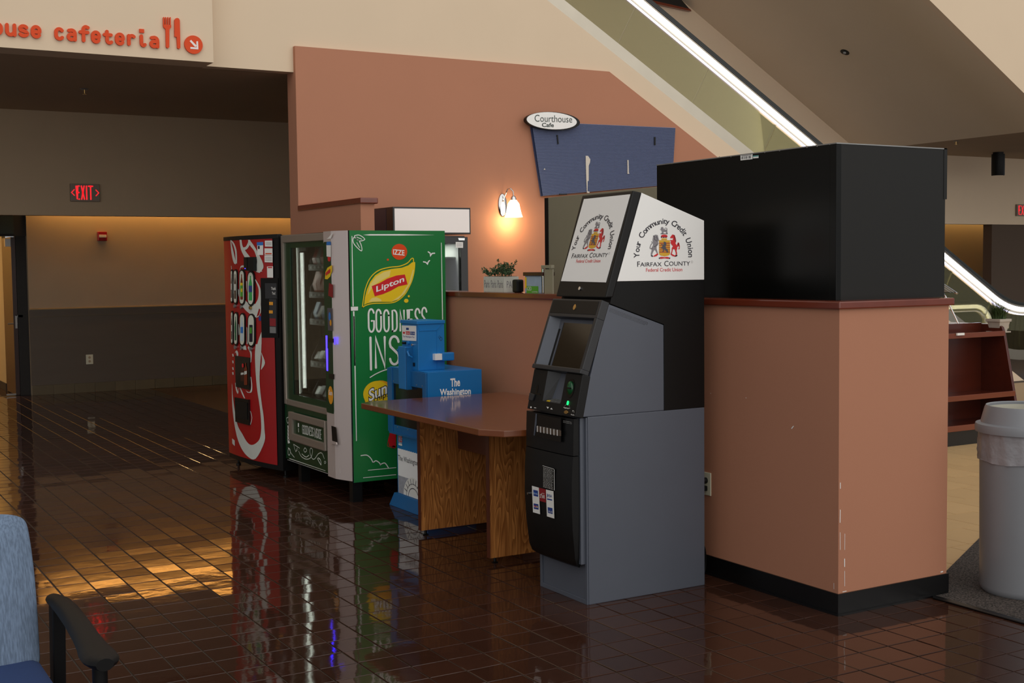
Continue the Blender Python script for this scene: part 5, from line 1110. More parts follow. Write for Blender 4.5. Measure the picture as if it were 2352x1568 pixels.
df = df.build('door_frame', 'black_gloss', fr_, bevel=0.003)
MB().box(4.73, 5.33, fy + 0.02, fy + 0.026, 0.22, 1.79).build('door_glass', 'case_glass', df)
pfd = sideY(fy); c5_ = crop(820, 440, 4.704)
mb = MB(); pq(mb, pfd, c5_, [(1062, 538), (1142, 540), (1142, 602), (1062, 600)], 0.002); nt_ = mb.build('notice', 'white_print', df)
mb = MB()
for y in (555, 568, 580): pq(mb, pfd, c5_, [(1072, y), (1130, y), (1130, y + 3), (1072, y + 3)], 0.003)
mb.build('notice_print', 'grey_print', nt_)
mb = MB(); pq(mb, pfd, c5_, [(1088, 495), (1160, 497), (1158, 520), (1096, 520)], 0.003, 0.002); mb.build('maker_badge', 'chrome', df)
lamp('cooler_light', 'AREA', (5.03, 10.35, 1.79), 3.0, (1, 1, 0.97), fr_, shape='RECTANGLE', size=0.5, size_y=0.3)
for z in (0.6, 1.0, 1.36, 1.66): MB().box(4.72, 5.35, 10.2, 10.7, z, z + 0.012).build('shelf', 'grey_metal', fr_)
MB().box(5.19, 5.20, fy + 0.08, fy + 0.09, 0.3, 1.78).build('light_strip', 'led_soft', fr_)
hx0, hx1 = onY(*c5_(370, 155), fy).x, onY(*c5_(1212, 172), fy).x; hz1, hz0 = onY(*c5_(700, 162), fy).z, onY(*c5_(1205, 455), fy).z
hd_ = MB().box(hx0, hx1, fy - 0.02, 10.5, hz0, hz1).build('header_box', 'black_gloss', fr_, bevel=0.003)
MB().box(hx0 - 0.002, hx0, fy + 0.12, 10.49, hz0 + 0.01, hz1 - 0.01).build('header_side', 'dark_blue_gloss', hd_)
MB().box(hx0 + 0.015, hx1 - 0.015, fy - 0.026, fy - 0.02, hz0 + 0.015, hz1 - 0.015).build('header_panel', 'lightbox', hd_)
# sconce
sx, sz = onY(1154, 470, YR).x, onY(1154, 470, YR).z
sc_o = thing('wall_sconce', 'chrome wall sconce with lit bell-shaped glass shade', 'wall lamp', (sx, YR, sz))
bp_ = MB(); bp_.ball((sx, YR - 0.004, sz), 0.05, 20, (1.0, 0.32, 2.3)); bp_.build('back_plate', 'chrome', sc_o, smooth=True)
lx, ly = sx + 0.05, YR - 0.13
MB().tube([(sx, YR - 0.01, sz + 0.05), (sx + 0.005, YR - 0.05, sz + 0.10), (sx + 0.015, YR - 0.08, sz + 0.155), (sx + 0.03, YR - 0.11, sz + 0.16), (lx - 0.002, ly, sz + 0.13), (lx, ly, sz + 0.08)], 0.006, 8).build('arm', 'chrome', sc_o, smooth=True)
MB().lathe((lx, ly, sz + 0.045), [(0.028, 0), (0.03, 0.015), (0.02, 0.035), (0.008, 0.045)], 16).build('shade_holder', 'chrome', sc_o, smooth=True)
MB().lathe((lx, ly, sz - 0.12), [(0.088, 0), (0.078, 0.03), (0.066, 0.08), (0.056, 0.13), (0.034, 0.16), (0.028, 0.166)], 20).build('glass_shade', 'lamp_glass', sc_o, smooth=True)
lamp('sconce_bulb', 'POINT', (lx, ly, sz - 0.14), 5.0, (1.0, 0.72, 0.38), sc_o, shadow_soft_size=0.05)
# cafe sign
cs1 = crop(1180, 200, 4.355); yS = YR - 0.05
sg = thing('cafe_sign', 'blue corrugated sign board with white oval plaque on the terracotta wall', 'sign', (onY(1390, 300, yS).x, YR, 2.3))
TL, TR, BR_, BL = [onY(*q_, yS) for q_ in ((1221.5, 277), (1553, 292), (1545.5, 423), (1247.5, 448.5))]
MB().loft([TL + Vector((0, 0.03, 0)), TR + Vector((0, 0.03, 0)), BR_ + Vector((0, 0.03, 0)), BL + Vector((0, 0.03, 0))], [TL + Vector((0, 0.05, 0)), TR + Vector((0, 0.05, 0)), BR_ + Vector((0, 0.05, 0)), BL + Vector((0, 0.05, 0))]).build('backing', 'sign_blue_dark', sg)
mb = MB(); nr = 50
for k in range(nr):
    t0, t1, t2 = k / nr, (k + 0.55) / nr, (k + 1) / nr
    L = lambda t: BL + (TL - BL) * t
    Q = lambda t: BR_ + (TR - BR_) * t
    mb.poly([L(t0) + Vector((0, 0.007, 0)), Q(t0) + Vector((0, 0.007, 0)), Q(t1), L(t1)]); mb.poly([L(t1), Q(t1), Q(t2) + Vector((0, 0.007, 0)), L(t2) + Vector((0, 0.007, 0))])
tag(mb.build('corrugated_face', 'sign_blue', sg), kind='stuff')
pS = sideY(yS - 0.002)
for pts in (((430, 470), (441, 470), (450, 562), (440, 562)), ((1409, 492), (1421, 492), (1421, 574), (1409, 574)), ((457, 1058), (533, 1060), (533, 1070), (457, 1070))):
    mb = MB(); pq(mb, pS, cs1, pts, 0.006, 0.008); mb.build('mounting_clip', 'black_plastic', sg)
for pts in (((722, 680), (745, 680), (768, 715), (765, 745), (752, 780), (752, 930), (742, 935), (740, 1035), (762, 1040), (758, 1052), (735, 1050), (728, 900), (724, 780)), ((1140, 722), (1152, 722), (1155, 850), (1162, 858), (1142, 862), (1142, 800)), ((300, 820), (310, 803), (318, 818))):
    mb = MB(); d_poly(mb, pS, [pS.px(*cs1(*q_)) for q_ in pts], 0.002, 0.003); mb.build('glue_streak', 'tan_adhesive', sg)
ov = MB(); pO = sideY(yS - 0.055); a, b = pO.px(*cs1(398, 332)); a1 = pO.px(*cs1(665, 332))[0]; b1 = pO.px(*cs1(398, 242))[1]
d_disc(ov, pO, a, b, (a1 - a), (b1 - b) * 1.02, 0.0, 40, 0.05); ov = ov.build('oval_rim', 'black_plastic', sg)
mb = MB(); a, b = pO.px(*cs1(383, 329)); a1 = pO.px(*cs1(631, 329))[0]; b1 = pO.px(*cs1(383, 244))[1]; d_disc(mb, pO, a, b, a1 - a, b1 - b, 0.004, 40, 0.004); of = mb.build('oval_face', 'white_panel', ov)
mb = MB(); ptext(mb, pO, cs1, 'Courthouse', 208, 338, 584, 348, 70, 0.006, bold=-0.004); ptext(mb, pO, cs1, 'Cafe', 280, 391, 400, 393, 42, 0.006, bold=0.02); mb.build('oval_lettering', mat('sign_ink', '33413C', 0.5), of)
# planter with an artificial plant
CAPZ = 1.413
pn = thing('planter', 'whitewashed planter box with small-leaved plant on the counter cap', 'planter', (4.15, 7.27, CAPZ))
px0, px1, py0, py1, pz1 = 4.095, 4.205, 7.126, 7.405, CAPZ + 0.103
MB().box(px0, px1, py0, py1, CAPZ, pz1).build('box', 'whitewash', pn, bevel=0.002)
MB().box(px0 + 0.008, px1 - 0.008, py0 + 0.008, py1 - 0.008, pz1, pz1 + 0.002).build('soil', 'soil', pn)
mb = MB(); pp1, pp2 = sideY(py0), frontX(px0)
d_text(mb, pp1, 'PARIS', px0 + 0.018, CAPZ + 0.03, 0.085, 0.045, 0.001)
for k in range(3): d_text(mb, pp2, 'Paris', -py1 + 0.012 + k * 0.09, CAPZ + 0.03, 0.072, 0.05, 0.001)
mb.build('planter_lettering', 'grey_print', bpy.data.objects['box'])
mb = MB(); rp = random.Random(11)
def leafquad(mb, p, d, l, w):
    d = d.normalized(); s_ = d.cross(Vector((rp.uniform(-1, 1), rp.uniform(-1, 1), rp.uniform(-1, 1)))).normalized() * w
    mb.poly([p, p + d * l * 0.5 + s_, p + d * l, p + d * l * 0.5 - s_])
stm = MB()
for k in range(46):
    bx_, by_ = rp.uniform(px0 + 0.01, px1 - 0.01), rp.uniform(py0, py1); p0 = Vector((bx_, by_, pz1))
    dd_ = Vector((rp.gauss(0, 0.45), (by_ - 7.265) * 3.0 + rp.gauss(0, 0.4), rp.uniform(0.5, 1.1))).normalized(); L_ = rp.uniform(0.05, 0.085) + (0.035 if 7.2 < by_ < 7.3 else 0) + (0.02 if by_ < 7.17 else 0)
    stm.tube([p0, p0 + dd_ * L_], 0.0012, 4, False)
    for j in range(22):
        t = rp.uniform(0.2, 1); leafquad(mb, p0 + dd_ * L_ * t, Vector((rp.gauss(0, 1), rp.gauss(0, 1), rp.gauss(0.4, 0.7))), rp.uniform(0.012, 0.02), rp.uniform(0.003, 0.0055))
tag(mb.build('foliage', 'leaf_green', pn), kind='stuff'); tag(stm.build('stems', 'leaf_green', pn), kind='stuff')
# things beside it
dv = MB().box(4.12, 4.17, 7.0, 7.07, CAPZ, CAPZ + 0.085).build('small_device', 'black_plastic', bevel=0.012, org=(4.145, 7.035, CAPZ)); tag(dv, 'small rounded black device standing behind the planter', 'device')
ic = thing('tea_dispenser', 'printed iced tea dispenser with brown lid on the counter cap', 'dispenser', (4.16, 6.77, CAPZ))
y0_, y1_ = onX(1247, 660, 4.12).y, onX(1206, 660, 4.12).y
MB().box(4.12, 4.20, y0_, y1_, CAPZ, CAPZ + 0.108).build('container', 'cup_print', ic, bevel=0.003)
MB().box(4.112, 4.206, y0_ - 0.005, y1_ + 0.012, CAPZ + 0.108, CAPZ + 0.132).build('lid', 'bottle_dark', ic, bevel=0.004)
pi = frontX(4.12); mb = MB(); d_rect(mb, pi, -y1_ + 0.02, -y1_ + 0.165, CAPZ, CAPZ + 0.044, 0.001); gl_ = mb.build('green_label', 'green_bright', ic)
mb = MB(); d_rect(mb, pi, -y1_ + 0.002, -y1_ + 0.022, CAPZ + 0.03, CAPZ + 0.10, 0.001); mb.build('yellow_label', 'yellow_print', ic)
mb = MB(); d_text(mb, pi, 'ICED', -y1_ + 0.028, CAPZ + 0.016, 0.055, 0.024, 0.002); d_text(mb, pi, 'COFFEE', -y1_ + 0.088, CAPZ + 0.004, 0.07, 0.007, 0.002); mb.build('label_lettering', 'white_print', gl_)
mh = thing('metal_rack', 'upright polished metal rack beside the tea dispenser', 'rack', (4.16, 6.57, CAPZ))
ya, yb_ = onX(1262, 660, 4.12).y, onX(1244, 660, 4.12).y
MB().box(4.12, 4.135, yb_ - 0.018, yb_, CAPZ, CAPZ + 0.155).build('post', 'chrome', mh, bevel=0.003); MB().box(4.125, 4.135, ya - 0.03, yb_ - 0.025, CAPZ, CAPZ + 0.15).build('back_sheet', 'stainless_satin', mh); MB().box(4.118, 4.14, ya - 0.03, yb_, CAPZ + 0.155, CAPZ + 0.175).build('rail', 'stainless_satin', mh, bevel=0.002)
tc = thing('reach_in_cabinet', 'tall brushed metal cabinet with black edge behind the counter wall', 'cabinet', (4.9, 6.8, 0))
MB().box(4.60, 5.3, 6.1, 7.385, 0, 2.052).build('body', 'stainless_satin', tc, bevel=0.002); MB().box(4.595, 5.3, 7.385, 7.425, 0, 2.05).build('door_edge', 'black_plastic', tc)

# ------------------------------------------------------------------ letters on the fascia
cl = crop(0, 0, 3.36); pL = sideY(YF)
sgl = thing('cafeteria_sign', 'orange raised cafeteria letters with fork, knife and arrow on the cream fascia', 'sign', (pL.pt(*pL.px(*cl(700, 300))).x, YF, 3.5))
base_b = pL.px(*cl(30, 288))[1]; xh = pL.px(*cl(30, 200))[1] - base_b
base_b2 = pL.px(*cl(1200, 372))[1]
def low(ch):
    o_ring = arc(.5, .62, .5, .38, 0, 180, 10) + arc(.5, .38, .5, .38, 180, 360, 10)
    return {'o': [o_ring], 'u': [[(0, 1), (0, .38)] + arc(.45, .35, .45, .35, 180, 300, 8) + [(1, .3)], [(1, 1), (1, 0)]],
            's': [arc(.5, .75, .45, .25, 25, 180, 8) + [(.12, .6), (.5, .5), (.88, .4)] + arc(.5, .25, .5, .25, 0, -155, 8)],
            'e': [[(.05, .48), (.95, .48)], [(.97, .5)] + arc(.5, .62, .48, .38, 0, 180, 10) + arc(.5, .38, .48, .38, 180, 325, 10)],
            'c': [arc(.5, .65, .5, .35, 35, 180, 8) + arc(.5, .35, .5, .35, 180, 325, 8)],
            'a': [[(.1, .95)] + arc(.5, .65, .47, .35, 110, 0, 8) + [(.97, 0)], [(.97, .55), (.45, .55)] + arc(.42, .28, .42, .28, 90, 290, 10) + [(.97, .12)]],
            'f': [[(1, 1.3)] + arc(.72, 1.05, .32, .32, 60, 180, 8) + [(.4, 0)], [(0, .82), (.95, .82)]],
            't': [[(.35, 1.3), (.35, .3)] + arc(.68, .3, .33, .3, 180, 320, 8), [(0, .92), (.9, .92)]],
            'r': [[(.1, 0), (.1, .95)], [(.1, .6)] + arc(.6, .55, .5, .42, 170, 50, 8)],
            'i': [[(.2, .95), (.2, .3)] + arc(.55, .3, .35, .3, 180, 320, 8)]}[ch]
def letter(ch, x0, x1, yb, top):
    a0, b0 = pL.px(*cl(x0, yb)); a1 = pL.px(*cl(x1, yb))[0]; h = pL.px(*cl(x0, top))[1] - b0; w = 0.027; mb = MB()
    for i_, st_ in enumerate(low(ch)): d_stroke(mb, pL, [(a0 + w / 2 + (a1 - a0 - w) * u, b0 + w / 2 + (h - w) * v) for u, v in st_], w, 0.022 + 0.0011 * i_, thick=0.02, closed=(ch == 'o'))
    if ch == 'i':
        d_rect(mb, pL, a0 + 0.008, a0 + 0.046, b0 + h * 1.1, b0 + h * 1.1 + 0.03, 0.022, 0.02)
    return mb.build('letter', 'orange_red', sgl)
for ch, x0, x1, yb, top in (('o', -28, 54, 292, 192), ('u', 72, 155, 300, 200), ('s', 168, 250, 306, 207), ('e', 262, 344, 313, 212), ('c', 440, 516, 327, 226), ('a', 533, 610, 332, 234), ('f', 624, 708, 338, 235), ('e', 716, 792, 347, 248), ('t', 807, 886, 353, 262), ('e', 897, 973, 360, 262), ('r', 986, 1058, 363, 270), ('i', 1078, 1144, 372, 272), ('a', 1160, 1235, 379, 284)):
    letter(ch, x0, x1, yb, top)
fk = MB()
for x in (1268, 1283, 1300, 1317): d_poly(fk, pL, [pL.px(*cl(*q_)) for q_ in ((x - 4, 212), (x - 4, 147), (x, 142), (x + 4, 147), (x + 4, 212))], 0.022, 0.02)
d_poly(fk, pL, [pL.px(*cl(*q_)) for q_ in ((1264, 200), (1324, 204), (1324, 222), (1310, 238), (1308, 372), (1298, 382), (1284, 372), (1282, 236), (1266, 220))], 0.0231, 0.02); fk.build('fork_symbol', 'orange_red', sgl)
kn = MB(); d_poly(kn, pL, [pL.px(*cl(*q_)) for q_ in ((1350, 292), (1350, 165), (1358, 153), (1370, 149), (1384, 154), (1390, 168), (1393, 376), (1382, 386), (1370, 378), (1366, 295))], 0.022, 0.02); kn.build('knife_symbol', 'orange_red', sgl)
mb = MB(); a, b = pL.px(*cl(1494, 352)); ra = pL.px(*cl(1563, 352))[0] - a; rb = pL.px(*cl(1494, 282))[1] - b; d_disc(mb, pL, a, b, ra, rb, 0.022, 36, 0.02); ad = mb.build('arrow_disc', 'orange_red', sgl)
mb = MB(); d_poly(mb, pL, [pL.px(*cl(*q_)) for q_ in ((1463, 326), (1474, 316), (1516, 360), (1505, 372))], 0.024); d_poly(mb, pL, [pL.px(*cl(*q_)) for q_ in ((1514, 327), (1527, 326), (1529, 388), (1514, 388))], 0.0242); d_poly(mb, pL, [pL.px(*cl(*q_)) for q_ in ((1468, 370), (1518, 374), (1518, 388), (1468, 384))], 0.0244); mb.build('arrow_print', 'arrow_white', ad)

# ------------------------------------------------------------------ fittings of the passage
def exit_sign(label, q0, q1, arrows):
    p0, p1 = onY(*q0, YS), onY(*q1, YS); w = p1.x - p0.x; h = p0.z - p1.z
    t = thing('exit_sign', label, 'exit sign', ((p0.x + p1.x) / 2, YS, p1.z), 'lit exit signs')
    MB().box(p0.x, p1.x, YS - 0.035, YS, p1.z, p0.z).build('housing', 'exit_face', t, bevel=0.004)
    pE = sideY(YS - 0.035); st_w = 0.0155
    x = p0.x + w * (0.20 if arrows else 0.12); cw = w * (0.60 if arrows else 0.76) / 4; zb = p1.z + h * 0.09; hh = h * 0.82
    for ch, u0, u1 in (('E', 0, .82), ('X', 1.0, 1.95), ('I', 2.2, 2.45), ('T', 2.62, 3.9)):
        a0, a1 = x + u0 * cw, x + u1 * cw; mb = MB()
        ss = {'E': [[(1, 1), (0, 1), (0, 0), (1, 0)], [(0, .5), (.85, .5)]], 'X': [[(0, 0), (1, 1)], [(0, 1), (1, 0)]], 'I': [[(.5, 0), (.5, 1)]], 'T': [[(0, 1), (1, 1)], [(.5, 1), (.5, 0)]]}[ch]
        for s_ in ss: d_stroke(mb, pE, [(a0 + st_w / 2 + (a1 - a0 - st_w) * u if ch != 'I' else a0 + (a1 - a0) / 2, zb + st_w / 2 + (hh - st_w) * v) for u, v in s_], st_w, 0.0015 if ch != 'X' else 0.0018)
        mb.build('lit_letter', 'exit_red', t)
    if arrows:
        for s_ in (-1, 1):
            cx = (p0.x + p1.x) / 2 + s_ * w * 0.42; mb = MB(); d_stroke(mb, pE, [(cx - s_ * 0.016, zb + hh * .7), (cx + s_ * 0.014, zb + hh * .5), (cx - s_ * 0.016, zb + hh * .3)], 0.011, 0.0015); mb.build('lit_arrow', 'exit_red', t)
exit_sign('red lit exit sign with arrows to both sides over the passage', (163, 423), (230, 464), True)
exit_sign('red lit exit sign near the black cylinder lamp', (2326, 471), (2357, 498), False)
p_ = onY(235, 543, YB)
al = thing('fire_strobe', 'small red fire alarm strobe high on the passage back wall', 'alarm', (p_.x, YB, p_.z - 0.06))
MB().box(p_.x - 0.06, p_.x + 0.06, YB - 0.05, YB, p_.z - 0.06, p_.z + 0.058).build('housing', 'alarm_red', al, bevel=0.008); MB().box(p_.x - 0.045, p_.x + 0.05, YB - 0.062, YB - 0.05, p_.z - 0.018, p_.z + 0.02).build('lens', 'alarm_lens', al, bevel=0.008)
p_ = onY(207, 825, YB - 0.012)
ol = thing('wall_outlet', 'ivory outlet plate on the wainscot of the passage', 'outlet', (p_.x, YB, p_.z - 0.06))
MB().box(p_.x - 0.045, p_.x + 0.045, YB - 0.02, YB - 0.012, p_.z - 0.063, p_.z + 0.063).build('plate', 'white_plate', ol, bevel=0.003)
for dz in (-0.025, 0.025): MB().lathe((p_.x, YB - 0.023, p_.z + dz), [(0.0, 0), (0.016, 0.0), (0.016, 0.004)], 14, 'y').build('socket', 'taupe_paint', ol)
def sprinkler(label, p, tilt=0):
    t = thing('sprinkler_head', label, 'sprinkler', p, 'ceiling sprinklers'); x, y, z = p
    MB().lathe((x, y, z - 0.012), [(0.03, 0), (0.045, 0.012)], 14).build('escutcheon', 'grey_metal', t); MB().lathe((x, y, z - 0.055), [(0.022, 0), (0.022, 0.004), (0.005, 0.01), (0.007, 0.045)], 10).build('deflector', 'brass', t)
q_ = onZ(198, 206, ZC); sprinkler('small sprinkler head on the shaded passage ceiling', (q_.x, q_.y, ZC)); q_ = onZ(2192, 325, ZC); sprinkler('small sprinkler head on the flat ceiling near the cylinder lamp', (q_.x, q_.y, ZC))
nS = Vector((math.sin(R(30)), 0, math.cos(R(30)))); q_ = hit(1939, 121, (14.95, 12, ZC), nS)
t = thing('recessed_sprinkler', 'round dark recessed sprinkler in the sloping soffit', 'sprinkler', q_); mb = MB()
ring = [q_ + Vector((math.cos(R(30)), 0, -math.sin(R(30)))) * (0.065 * math.cos(2 * math.pi * k / 16)) + Vector((0, 0.065, 0)) * math.sin(2 * math.pi * k / 16) for k in range(16)]
MB().loft([r_ - nS * 0.006 for r_ in ring], [r_ + nS * 0.002 for r_ in ring]).build('cover_plate', 'black_matte', t); MB().ball(q_ - nS * 0.01, 0.025, 8).build('head', 'grey_metal', t)
q_ = onZ(2287, 352, ZC); zl = onY(2287, 405, q_.y).z
cy = thing('cylinder_lamp', 'black cylinder ceiling lamp hanging at the flat ceiling', 'ceiling lamp', (q_.x, q_.y, ZC))
MB().lathe((q_.x, q_.y, zl), [(0.10, 0), (0.105, 0.01), (0.105, ZC - zl - 0.03), (0.085, ZC - zl - 0.03), (0.085, ZC - zl)], 24).build('shade', 'black_matte', cy, smooth=True)
MB().lathe((q_.x, q_.y, zl - 0.001), [(0.02, -0.004), (0.09, 0.0)], 24).build('reflector', 'chrome', cy)
# cove lamp behind the bulkhead
cv = thing('cove_lamp', 'warm cove lamp above the passage back wall', 'cove lamp', (4, 16.7, 2.95))
MB().box(2.8, 17.9, 16.66, 16.71, 2.62, 2.74).build('channel', 'white_panel', cv)
MB().box(2.85, 17.85, 16.71, 16.725, 2.66, 2.70).build('tube', 'cove_glow', cv)
for xa, xb, e in ((2.85, 9.0, 50.0), (9.0, 21.5, 62.0)):
    l_ = lamp('cove_light', 'AREA', ((xa + xb) / 2, 16.74, 2.68), e, (1.0, 0.58, 0.18) if xa < 5 else (1.0, 0.68, 0.32), cv, shape='RECTANGLE', size=xb - xa, size_y=0.06); l_.rotation_euler = (R(80), 0, 0)
# door at the end of the passage
dn = thing('corridor_door', 'dark wooden door standing open to a yellow lit corridor', 'door', (2.6, 17.3, 0))
lf = MB().box(2.565, 2.615, 17.0, 17.75, 0.01, 2.02).build('door_leaf', 'door_wood', dn); 
ha = MB(); ha.box(2.585, 2.61, 16.994, 17.0, 0.86, 1.02); ha.build('latch_plate', 'grey_metal', lf); MB().tube([(2.50, 17.03, 0.92), (2.69, 17.03, 0.92)], 0.009, 8).build('lever_handle', 'grey_metal', lf); MB().box(2.60, 2.68, 17.0, 17.02, 1.0, 1.03).build('thumb_turn', 'grey_metal', lf)
MB().box(2.50, 2.60, 17.02, 17.1, 1.90, 2.0).build('door_closer', 'grey_metal', lf); MB().box(2.45, 2.565, 16.99, 17.0, 0.012, 0.03).build('kick_stop', 'grey_metal', lf)
j_ = MB(); j_.box(2.62, 2.745, YB + 0.08, YB + 0.2, 0, 2.3); j_.box(-1, 2.745, YB + 0.04, YB + 0.2, 2.03, 3.3); j_ = j_.build('door_1', 'dark_jamb'); struct(j_, 'dark door frame and transom at the end of the passage')
pt_ = sideY(YB + 0.04); mb = MB(); q2 = pt_.px(3, 512)
MB().box(0.5, 2.60, YB + 0.03, YB + 0.04, 2.06, 2.28).build('transom_sign', 'sign_green', j_)
pt_ = sideY(YB + 0.03); mb = MB(); d_text(mb, pt_, 'N', 2.32, 2.11, 0.09, 0.13, 0.002); mb.build('transom_lettering', 'white_plate', j_)
lamp('corridor_lamp', 'AREA', (1.4, 19.6, 2.85), 60, (1.0, 0.62, 0.24), None, shape='RECTANGLE', size=1.0, size_y=2.0)

# ------------------------------------------------------------------ dining side: shelf unit, plant, counter, waste bin
bs = thing('display_shelf', 'mahogany display shelf unit with sloping sides and black plinth', 'shelf unit', (8.7, 7.5, 0))
XL, XR = 7.6, 9.48
def yfront(z): return 7.52 - (0.22) * (1 - min(z, 1.0) / 1.0)
for x in (XL, XR):
    pts = [(7.78, 0.0), (yfront(0), 0.0), (yfront(0.9), 0.93), (yfront(0.9) + 0.02, 0.985), (yfront(0.9) + 0.06, 1.01), (7.78, 1.01)]
    MB().prism(pts, 'x', x - 0.02, x + 0.012).build('side_panel', 'mahogany', bs, bevel=0.004)
MB().box(XL, XR - 0.02, 7.74, 7.77, 0.05, 1.02).build('back_panel', 'mahogany', bs)
for z, lip in ((0.915, 0.04), (0.385, 0.042), (0.135, 0.045)):
    yf = yfront(z); sh_ = MB().box(XL, XR - 0.02, yf, 7.74, z, z + 0.02).build('shelf', 'mahogany', bs); MB().box(XL, XR - 0.02, yf - 0.02, yf, z - 0.005, z + lip).build('shelf_lip', 'mahogany_lip', sh_, bevel=0.003)
MB().box(XL + 0.02, XR - 0.04, 7.345, 7.74, 0, 0.13).build('plinth', 'black_rubber', bs)
q_ = onY(2201, 772, 7.48); MB().box(q_.x - 0.045, q_.x + 0.045, 7.462, 7.478, 0.938, 0.958).build('shelf_tag', 'white_print', bs)
pz0 = 0.935; q_ = onY(2289, 755, 7.6); pxx, pyy = q_.x, 7.6
pt1 = thing('potted_grass', 'grass plant in a square pale clay pot on the mahogany shelf unit', 'potted plant', (pxx, pyy, pz0))
def sq(c, h, z): return [(c[0] - h, c[1] - h, z), (c[0] + h, c[1] - h, z), (c[0] + h, c[1] + h, z), (c[0] - h, c[1] + h, z)]
MB().loft(sq((pxx, pyy), 0.075, pz0), sq((pxx, pyy), 0.075, pz0 + 0.01)).build('saucer', 'pot_clay', pt1)
pb_ = MB(); pb_.loft(sq((pxx, pyy), 0.05, pz0 + 0.01), sq((pxx, pyy), 0.07, pz0 + 0.10)); pb_.build('pot', 'pot_clay', pt1); MB().loft(sq((pxx, pyy), 0.078, pz0 + 0.097), sq((pxx, pyy), 0.08, pz0 + 0.122)).build('pot_rim', 'pot_clay', pt1, bevel=0.003)
mb = MB(); rg = random.Random(4)
for k in range(420):
    a_ = rg.uniform(0, 2 * math.pi); r_ = rg.uniform(0, 0.06); p0 = Vector((pxx + r_ * math.cos(a_), pyy + r_ * math.sin(a_), pz0 + 0.118)); a2 = a_ + rg.gauss(0, 0.5); l_ = rg.uniform(0.08, 0.24); lean = rg.uniform(0.1, 1.0)
    o_d = Vector((math.cos(a2), math.sin(a2), 0)); sd = Vector((-math.sin(a2), math.cos(a2), 0)); prev = None
    for j in range(5):
        t = j / 4; p = p0 + o_d * (l_ * lean * t * t * 0.9) + Vector((0, 0, l_ * (t * (1.15 - 0.5 * lean * t)) * 0.8)); w = 0.003 * (1 - t) + 0.0004
        cur = (p - sd * w, p + sd * w)
        if prev: mb.poly([prev[0], prev[1], cur[1], cur[0]])
        prev = cur
tag(mb.build('grass_blades', 'grass_green', pt1), kind='stuff')
ct = thing('service_counter', 'stone-topped service counter behind the shelf unit', 'counter', (9.6, 8.6, 0)); ztop = onY(2220, 752, 8.3).z
MB().box(8.6, 10.55, 8.3, 9.1, ztop - 0.03, ztop + 0.01).build('counter_top', 'granite', ct, bevel=0.003); MB().box(8.65, 10.5, 8.34, 9.06, 0, ztop - 0.03).build('counter_body', 'cream_paint', ct)
gd = thing('sneeze_guard', 'slanted glass sneeze guard with thin chrome posts on the service counter', 'sneeze guard', (9.6, 8.7, ztop))
for x in (9.35, 9.95): MB().tube([(x, 8.4, ztop + 0.01), (x + 0.05, 8.62, ztop + 0.30), (x + 0.09, 8.80, ztop + 0.47)], 0.008, 8).build('post', 'chrome', gd)
MB().loft([(9.0, 8.62, ztop + 0.33), (10.15, 8.62, ztop + 0.33), (10.15, 8.95, ztop + 0.50), (9.0, 8.95, ztop + 0.50)], [(9.0, 8.615, ztop + 0.338), (10.15, 8.615, ztop + 0.338), (10.15, 8.945, ztop + 0.508), (9.0, 8.945, ztop + 0.508)]).build('glass_sheet', 'guard_glass', gd)
MB().tube([(10.15, 8.6, ztop + 0.32), (10.15, 8.97, ztop + 0.51)], 0.012, 8).build('glass_clamp', 'chrome', gd)
# waste bin
tx, ty = 5.105, 3.905
tr = thing('waste_bin', 'tall round grey waste bin with clear bag folded over its rim', 'waste bin', (tx, ty, 0.007))
ztb = 0.007
zs = {k: onY(2345, y, ty - 0.2).z for k, y in (('flange', 1005), ('bagend', 1075), ('open', 948))}
rB, rT = 0.205, 0.215
MB().lathe((tx, ty, ztb), [(rB - 0.01, 0), (rB, 0.012), (rB + 0.003, 0.03), (rT, zs['flange'] - 0.02)], 40).build('barrel', 'bin_grey', tr, smooth=True)
MB().box(tx - 0.232, tx - 0.205, ty - 0.02, ty + 0.02, 0.55, 0.58).build('side_grip', 'bin_grey', tr) if False else None
bagp = MB(); nn_ = 72; prof = []
rows_ = 9; hb = zs['flange'] - 0.01; lb = zs['bagend'] - 0.01; vs = []; fs = []; rw = random.Random(9)
ph_ = [rw.uniform(0, 6.28) for _ in range(8)]
for i in range(rows_ + 1):
    z = hb + (lb - hb) * i / rows_
    for k in range(nn_):
        a_ = 2 * math.pi * k / nn_; r_ = rT + 0.004 + 0.0025 * math.sin(17 * a_ + ph_[0] + 6 * z) + 0.002 * math.sin(31 * a_ + ph_[1] - 30 * z) + rw.gauss(0, 0.0012) + 0.0
        vs.append((tx + r_ * math.cos(a_), ty + r_ * math.sin(a_), z + (0.004 * math.sin(5 * a_ + ph_[2])) * i / rows_))
for i in range(rows_):
    for k in range(nn_): fs.append((i * nn_ + k, i * nn_ + (k + 1) % nn_, (i + 1) * nn_ + (k + 1) % nn_, (i + 1) * nn_ + k))
bagp.add(vs, fs); bo = bagp.build('bag', 'bag_plastic', tr, smooth=True)
zo = zs['open']; zf = zs['flange']
MB().lathe((tx, ty, 0), [(rT + 0.006, zf - 0.012), (rT + 0.02, zf - 0.012), (rT + 0.022, zf + 0.012), (rT + 0.018, zf + 0.026), (rT - 0.004, zf + 0.032), (rT - 0.022, zo - 0.012), (rT - 0.028, zo), (rT - 0.036, zo - 0.004), (rT - 0.032, zo - 0.03)], 48).build('lid', 'bin_grey', tr, smooth=True)
MB().lathe((tx, ty, 0), [(rT - 0.034, zo - 0.012), (rT - 0.05, zf - 0.06), (rT - 0.06, zf - 0.2)], 48).build('lid_funnel', 'bin_inside', tr, smooth=True)
